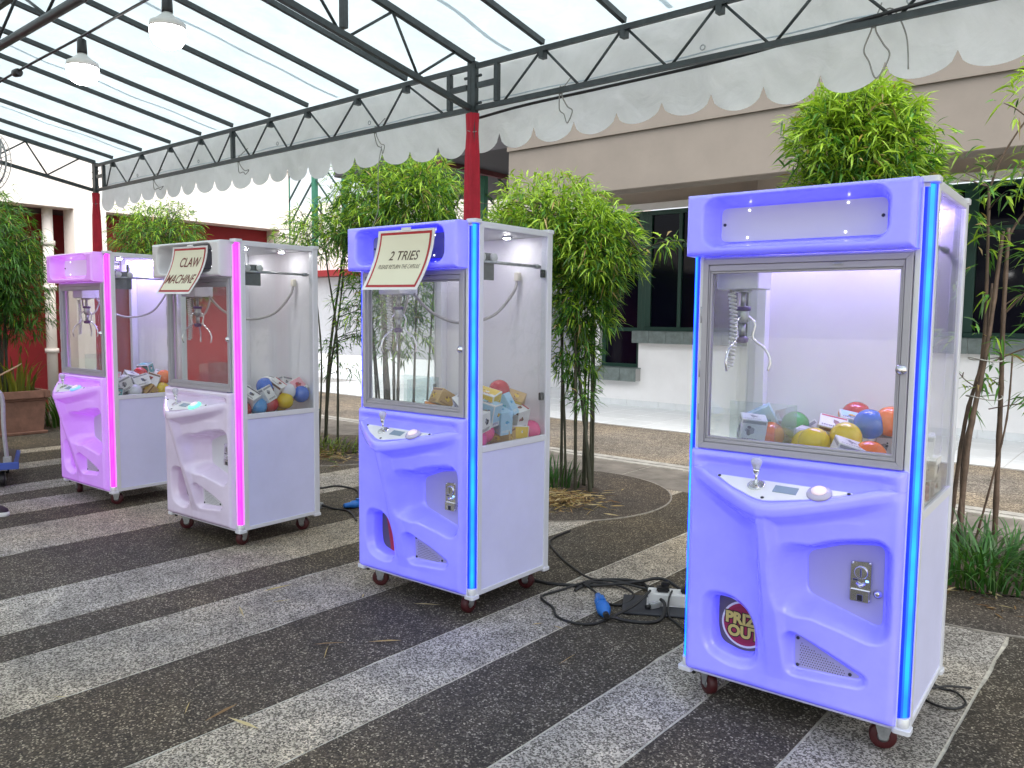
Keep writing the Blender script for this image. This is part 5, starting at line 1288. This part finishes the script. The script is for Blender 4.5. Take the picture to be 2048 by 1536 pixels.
prizes(MM[0], .93, [
    (B_, 'orange', -.23, .10, 'orange ball left of the pile behind the acrylic chute ' + T4), (X_, 'white', -.28, .03, 'white box lying behind the acrylic chute ' + T4, (.2, .1, .5)), (X_, 'brown', -.22, .21, 'white box under the sky blue box ' + T4), (X_, 'white', -.1, .2, 'hidden white box at the back of the tray ' + T4),
    (B_, 'yellow', -.04, -.04, 'yellow ball left of the camera picture box ' + T4), (X_, 'white', .05, .08, 'white box in the middle of the tray ' + T4), (B_, 'yellow', .02, -.15, 'yellow ball low behind the door frame ' + T4, None, 1.012), (B_, 'yellow', .115, -.10, 'yellow ball right of centre ' + T4, None, 1.035), (X_, 'white', .13, .03, 'white box under the brown ball ' + T4), (B_, 'orange', .215, -.17, 'orange ball in the right front corner ' + T4), (X_, 'white', .20, .12, 'white box under the blue ball ' + T4), (X_, 'brown', .16, .23, 'white box against the back board ' + T4),
    (X_, 'sky', -.27, .14, 'sky blue box leaning left behind the chute ' + T4, (.1, -.5, .3)), (B_, 'green', -.15, .16, 'green ball mostly hidden at the back ' + T4), (X_, 'camera', -.06, .09, 'white box with round camera picture on top ' + T4, (.1, .1, -.1)), (B_, 'red', .08, .17, 'red ball at the back of the pile ' + T4, None, 1.085), (X_, 'brown', .035, -.01, 'white box with brown picture between the yellow balls ' + T4, (.5, .2, .3), 1.03),
    (X_, 'blue', .08, .07, 'blue and white box left of the blue ball ' + T4, (.3, .2, .4), 1.045), (B_, 'blue', .165, .02, 'blue ball on the right of the pile ' + T4, None, 1.075), (X_, 'white', .145, -.20, 'small white box between yellow and orange balls ' + T4, (.2, .3, .5), .985), (B_, 'orange', .23, .05, 'orange ball peeping out right of the blue ball ' + T4)], 'on the raised tray', .62)

# ================================================================== CABLES AND PLUGS
def gcable(name, pts, r_, lab, mat=BLACK, n=8):
    return tag(MB().tube(cat_rom(pts, n), r_, 8).build(name, mat), lab, 'cable')
Z1, Z2 = .008, .02
gcable('power_cable', [(-2.72, 3.33, .11), (-2.70, 3.36, .03), (-2.664, 3.385, Z1), (-2.56, 3.403, Z1), (-2.385, 3.498, .012), (-2.20, 3.66, .03), (-2.10, 3.76, .05), (-1.99, 3.74, .04), (-1.88, 3.68, .012), (-1.87, 3.60, Z1), (-1.95, 3.56, Z1), (-2.06, 3.62, .014), (-2.2, 3.72, .02), (-2.36, 3.62, .02), (-2.385, 3.49, .022), (-2.40, 3.40, Z1)], .009, 'thick black cable looped on the paving right of the 2 TRIES machine')
gcable('power_cable', [(-3.12, 4.35, Z1), (-3.069, 4.06, Z1), (-2.83, 3.84, Z1), (-2.62, 3.70, Z1), (-2.424, 3.587, .02), (-2.28, 3.61, .03), (-2.14, 3.66, .014), (-2.09, 3.69, Z1), (-2.12, 3.72, Z1), (-2.25, 3.66, .02), (-2.38, 3.55, .03), (-2.46, 3.35, Z1), (-2.47, 3.20, Z1), (-2.334, 3.12, Z1), (-2.25, 3.04, Z1), (-2.143, 3.025, Z1), (-2.062, 3.078, Z1), (-2.04, 3.20, .012), (-2.0, 3.34, .04), (-1.985, 3.47, .085)], .0065, 'thin black cable winding from behind the 2 TRIES machine to the white socket block')
gcable('power_cable', [(-2.39, 3.46, .03), (-2.30, 3.44, .014), (-2.22, 3.36, Z1), (-2.12, 3.36, Z1), (-2.09, 3.44, Z1), (-2.13, 3.55, .012), (-2.25, 3.60, .016), (-2.36, 3.56, .02), (-2.40, 3.48, .03)], .0065, 'small black cable loop beside the blue connector')
gcable('power_cable', [(-2.02, 3.17, .025), (-1.95, 3.22, Z1), (-1.87, 3.27, Z1), (-1.85, 3.35, .012), (-1.89, 3.45, .04), (-1.93, 3.48, .05)], .009, 'black cable from the blue connector to the grey plug')
gcable('power_cable', [(-1.90, 3.54, .085), (-1.885, 3.48, .06), (-1.84, 3.40, .012), (-1.77, 3.35, Z1), (-1.70, 3.30, Z1), (-1.60, 3.27, Z1), (-1.45, 3.22, .03)], .005, 'thin black lead running from the socket block to the nearest claw machine')
gcable('power_cable', [(-5.50, 4.03, Z1), (-5.457, 4.049, Z1), (-5.428, 4.181, Z1), (-5.195, 4.188, Z1), (-4.95, 4.02, Z1), (-4.80, 3.92, .014), (-4.76, 3.80, Z1), (-4.74, 3.70, Z1)], .008, 'black cable curving on the paving between the two middle machines')
gcable('power_cable', [(-4.90, 3.615, .03), (-4.80, 3.66, Z1), (-4.708, 3.692, Z1), (-4.62, 3.67, Z1), (-4.52, 3.62, Z1), (-4.40, 3.55, Z1)], .008, 'black cable leaving the grey plug behind the CLAW MACHINE cabinet')
gcable('power_cable', [(-.70, 3.42, .05), (-.66, 3.44, Z1), (-.60, 3.44, Z1), (-.55, 3.36, Z1), (-.58, 3.28, Z1), (-.66, 3.28, Z1), (-.70, 3.36, Z1), (-.64, 3.46, .012), (-.56, 3.52, Z1)], .0045, 'small thin cable coil right of the nearest claw machine')
def connector(loc, rz_, lab):
    t = thing('plug_connector', lab, 'plug', loc, rz_, 'blue industrial connectors')
    Mx = Matrix.Translation((0, 0, .031)) @ Matrix.Rotation(R(90), 4, 'Y')
    MB().lathe([(.012, -.125), (.017, -.12), (.020, -.07), (.026, -.06), (.029, -.05), (.029, .02)], 20, Mx).build('housing', BLUEPL, t)
    MB().lathe([(.031, .0205), (.033, .03), (.033, .085), (.027, .09), (.024, .12), (.015, .135)], 20, Mx).build('collar', BLUEPL, t)
    MB().lathe([(.0155, .136), (.014, .165)], 12, Mx).build('cable_gland', BLACK, t)
    MB().bx(-.02, .03, -.012, .012, .0605, .072).build('lid_hinge', BLUEPL, t, .002)
    for k in range(5): MB().lathe([(.0335, .036 + k * .009), (.0345, .038 + k * .009), (.0335, .040 + k * .009)], 20, Mx).build('grip_ridge', BLUEPL, t)
    return t
connector((-2.145, 3.27, 0), math.atan2(-.22, .20), 'blue industrial plug connector lying beside the looped cable')
connector((-4.72, 3.83, 0), R(80), 'blue industrial plug connector half hidden left of the 2 TRIES machine')
t = thing('socket_block', 'white double socket block with two black plugs on a dark board', 'power socket', (-1.90, 3.56, 0), R(30))
MB().bx(-.13, .13, -.05, .05, .0185, .075).build('body', WHITEPL, t, .004, 2)
MB().bx(-.135, .135, -.052, .052, .0135, .018).build('back_plate', WHITEPL, t, .001)
for k, x in enumerate((-.055, .065)):
    pb = MB().bx(x - .032, x + .032, -.03, .03, .0765, .098).build('black_plug', BLACK, t, .006, 2)
    MB().bx(x - .01, x + .034, .0, .031, .0985, .118).build('plug_top', BLACK, pb, .005, 2)
t = thing('base_board', 'dark flat board under the white socket block', 'board', (-1.93, 3.50, 0), R(30))
MB().bx(-.20, .20, -.13, .13, .002, .013).build('board', pmat('dark_board', (.03, .032, .04), .55), t, .003)
t = thing('grey_plug', 'grey cable plug lying in front of the white socket block', 'plug', (-1.945, 3.445, .013), R(70))
MB().bx(-.03, .03, -.014, .014, 0, .026).build('body', GREYPL, t, .004, 2); MB().tube([(-.03, 0, .013), (-.055, 0, .013)], .010, 10).build('boot', BLACK, t); MB().bx(.0305, .045, -.01, .01, .005, .021).build('tip', GREYPL, t, .002)
t = thing('grey_plug', 'grey cable plug at the rear corner of the CLAW MACHINE cabinet', 'plug', (-4.93, 3.61, .0), R(20))
MB().bx(-.04, .04, -.022, .022, .002, .045).build('body', GREYPL, t, .005, 2); MB().tube([(.04, 0, .024), (.07, 0, .022)], .011, 10).build('boot', BLACK, t); MB().bx(-.055, -.0405, -.015, .015, .01, .038).build('tip', GREYPL, t, .002)
# low green utility box and small white card by the bamboo
t = thing('utility_box', 'narrow dark green utility box standing behind the CLAW MACHINE cabinet', 'utility box', (-7.33, 5.25, 0), R(8))
MB().bx(-.10, .10, -.07, .07, .0, .40).build('body', pmat('utility_green', (.04, .075, .07), .55), t, .006); MB().bx(-.11, .11, -.08, .08, .401, .425).build('lid', pmat('utility_green', (.04, .075, .07), .55), t, .004); MB().bx(.1005, .104, -.05, .05, .05, .36).build('door', pmat('utility_green', (.04, .075, .07), .55), t, .001)

# ================================================================== TROLLEY WITH CARTONS, SHOE
tz = R(70)
t = thing('platform_trolley', 'blue edged platform trolley with bent grey tube handle at the left edge', 'trolley', (-7.632, 2.104, 0), tz)
# local x: along its width (right in the picture), local y: away
MB().bx(-.30, .36, -.18, .66, .165, .19).build('deck', pmat('trolley_blue', (.05, .10, .38), .45), t, .006, 2)
MB().bx(-.27, .33, -.15, .63, .1905, .205).build('deck_mat', pmat('deck_rubber', (.10, .08, .07), .8), t, .003)
MB().bx(-.31, .372, -.20, -.181, .155, .215).build('bumper', pmat('trolley_blue', (.05, .10, .38), .45), t, .005)
hp = cat_rom([(-.24, -.15, .206), (-.24, -.16, .5), (-.24, -.16, .72), (-.21, -.16, .80), (-.12, -.16, .825), (.16, -.16, .825), (.25, -.16, .80), (.275, -.16, .72), (.275, -.16, .5), (.29, -.15, .206)], 8)
MB().tube(hp, .0165, 12).build('handle', pmat('handle_grey', (.40, .41, .43), .4, noise=.2), t)
for x in (-.24, .29): MB().bx(x - .03, x + .03, -.175, -.125, .2055, .26).build('handle_bracket', DSTEEL, t, .004)
for x in (-.22, .25):
    for y in (-.08, .56):
        Mw = Matrix.Translation((x, y, .065)) @ Matrix.Rotation(R(90), 4, 'Y')
        wv = MB().lathe([(.03, -.02), (.06, -.02), (.065, -.014), (.065, .014), (.06, .02), (.03, .02)], 24, Mw).build('wheel', BLACK, t)
        MB().lathe([(.028, -.021), (.008, -.024), (.008, .024), (.028, .021)], 16, Mw).build('hub', DSTEEL, wv)
        MB().bx(x - .035, x + .035, y - .03, y + .03, .132, .1645).build('fork', DSTEEL, t, .003)
CARD = pmat('cardboard', (.40, .26, .14), .8, noise=.12, nscale=12); TAPE = pmat('packing_tape', (.50, .38, .22), .3)
MT = Matrix.Translation((-7.632, 2.104, 0)) @ Matrix.Rotation(tz, 4, 'Z')
def carton(x, y, z, dx, dy, dz, rz_, lab, open_=False, label_=None):
    p_ = MT @ Vector((x, y, z)); t = thing('cardboard_box', lab, 'box', p_, tz + rz_, 'cartons on the trolley')
    MB().bx(-dx / 2, dx / 2, -dy / 2, dy / 2, 0, dz).build('body', CARD, t, .004)
    if label_: MB().bx(-dx * .25, dx * .45, -dy / 2 - .0012, -dy / 2 - .0004, dz * .25, dz * .8).build('label', label_, t)
    MB().bx(-.025, .025, -dy / 2 - .001, -dy / 2 - .0003, dz * .75, dz).build('tape', TAPE, t)
    pr_ = MB()
    for k in range(3): pr_.tube([(dx * .3 + .02 * math.cos(a_), -dy / 2 - .0006, dz * (.35 + .0 * k) + .02 * math.sin(a_)) for a_ in np.linspace(0, 6.283, 13)], .002, 4, caps=False)
    pr_.build('printed_mark', pmat('brown_print', (.18, .08, .04), .8), t)
    if open_:
        MB().box((dx / 2 + .10, 0, dz + .055), (.24, dy * .96, .005), Matrix.Rotation(R(-30), 3, 'Y')).build('flap', CARD, t)
        MB().box((-dx / 2 - .09, 0, dz + .06), (.24, dy * .96, .005), Matrix.Rotation(R(35), 3, 'Y')).build('flap', CARD, t)
carton(-.02, .25, .206, .46, .55, .30, 0, 'bottom cardboard carton on the platform trolley with brown printed mark')
carton(-.02, .25, .508, .46, .52, .20, R(1), 'middle white labelled carton on the trolley', False, pmat('label_white', (.62, .62, .68), .5))
carton(-.04, .25, .71, .46, .52, .17, R(-2), 'top cardboard carton on the trolley with its flaps open', True)
# a shoe at the very edge
t = thing('shoe', 'dark sports shoe with white sole at the left edge of the frame', 'shoe', (-6.44, 1.90, .001), R(40))
def shoeprof(zz, grow):
    pts = []
    for a_ in np.linspace(0, 2 * math.pi, 33)[:-1]:
        x = .135 * math.cos(a_); y = (.047 - .008 * math.cos(a_ + 2.4)) * math.sin(a_) * (1 + .12 * math.cos(2 * a_)) + .006 * math.cos(a_)
        pts.append((x * grow, y * grow, zz))
    return pts + pts[:1]
MB().grid([shoeprof(.0, .96), shoeprof(.006, 1.0), shoeprof(.026, 1.0), shoeprof(.030, .97), shoeprof(.030, .05)]).build('sole', WHITEPL, t)
rows = []
for k, (zz, gx, sx) in enumerate(((.031, .95, 0), (.05, .93, -.002), (.066, .80, -.014), (.080, .62, -.034), (.095, .47, -.052), (.105, .45, -.056))):
    rows.append([(x * gx + sx, y * (gx + .10), zz + (.0 if k < 3 else .012 * max(0, -x / .135))) for x, y, z_ in shoeprof(0, 1)])
MB().grid(rows).build('upper', pmat('shoe_black', (.03, .015, .03), .7), t)
for k in range(4): MB().tube([(.045 - k * .022, -.024, .068 + k * .009), (.045 - k * .022, 0, .075 + k * .010), (.045 - k * .022, .024, .068 + k * .009)], .003, 6).build('lace', BLACK, t)
MB().tube([(-.06, 0, .06), (-.062, 0, .12), (-.055, 0, .30), (-.045, 0, .42)], [.030, .040, .052, .060], 14).build('trouser_leg', pmat('trouser_dark', (.03, .03, .045), .9, noise=.2, nscale=30), t)
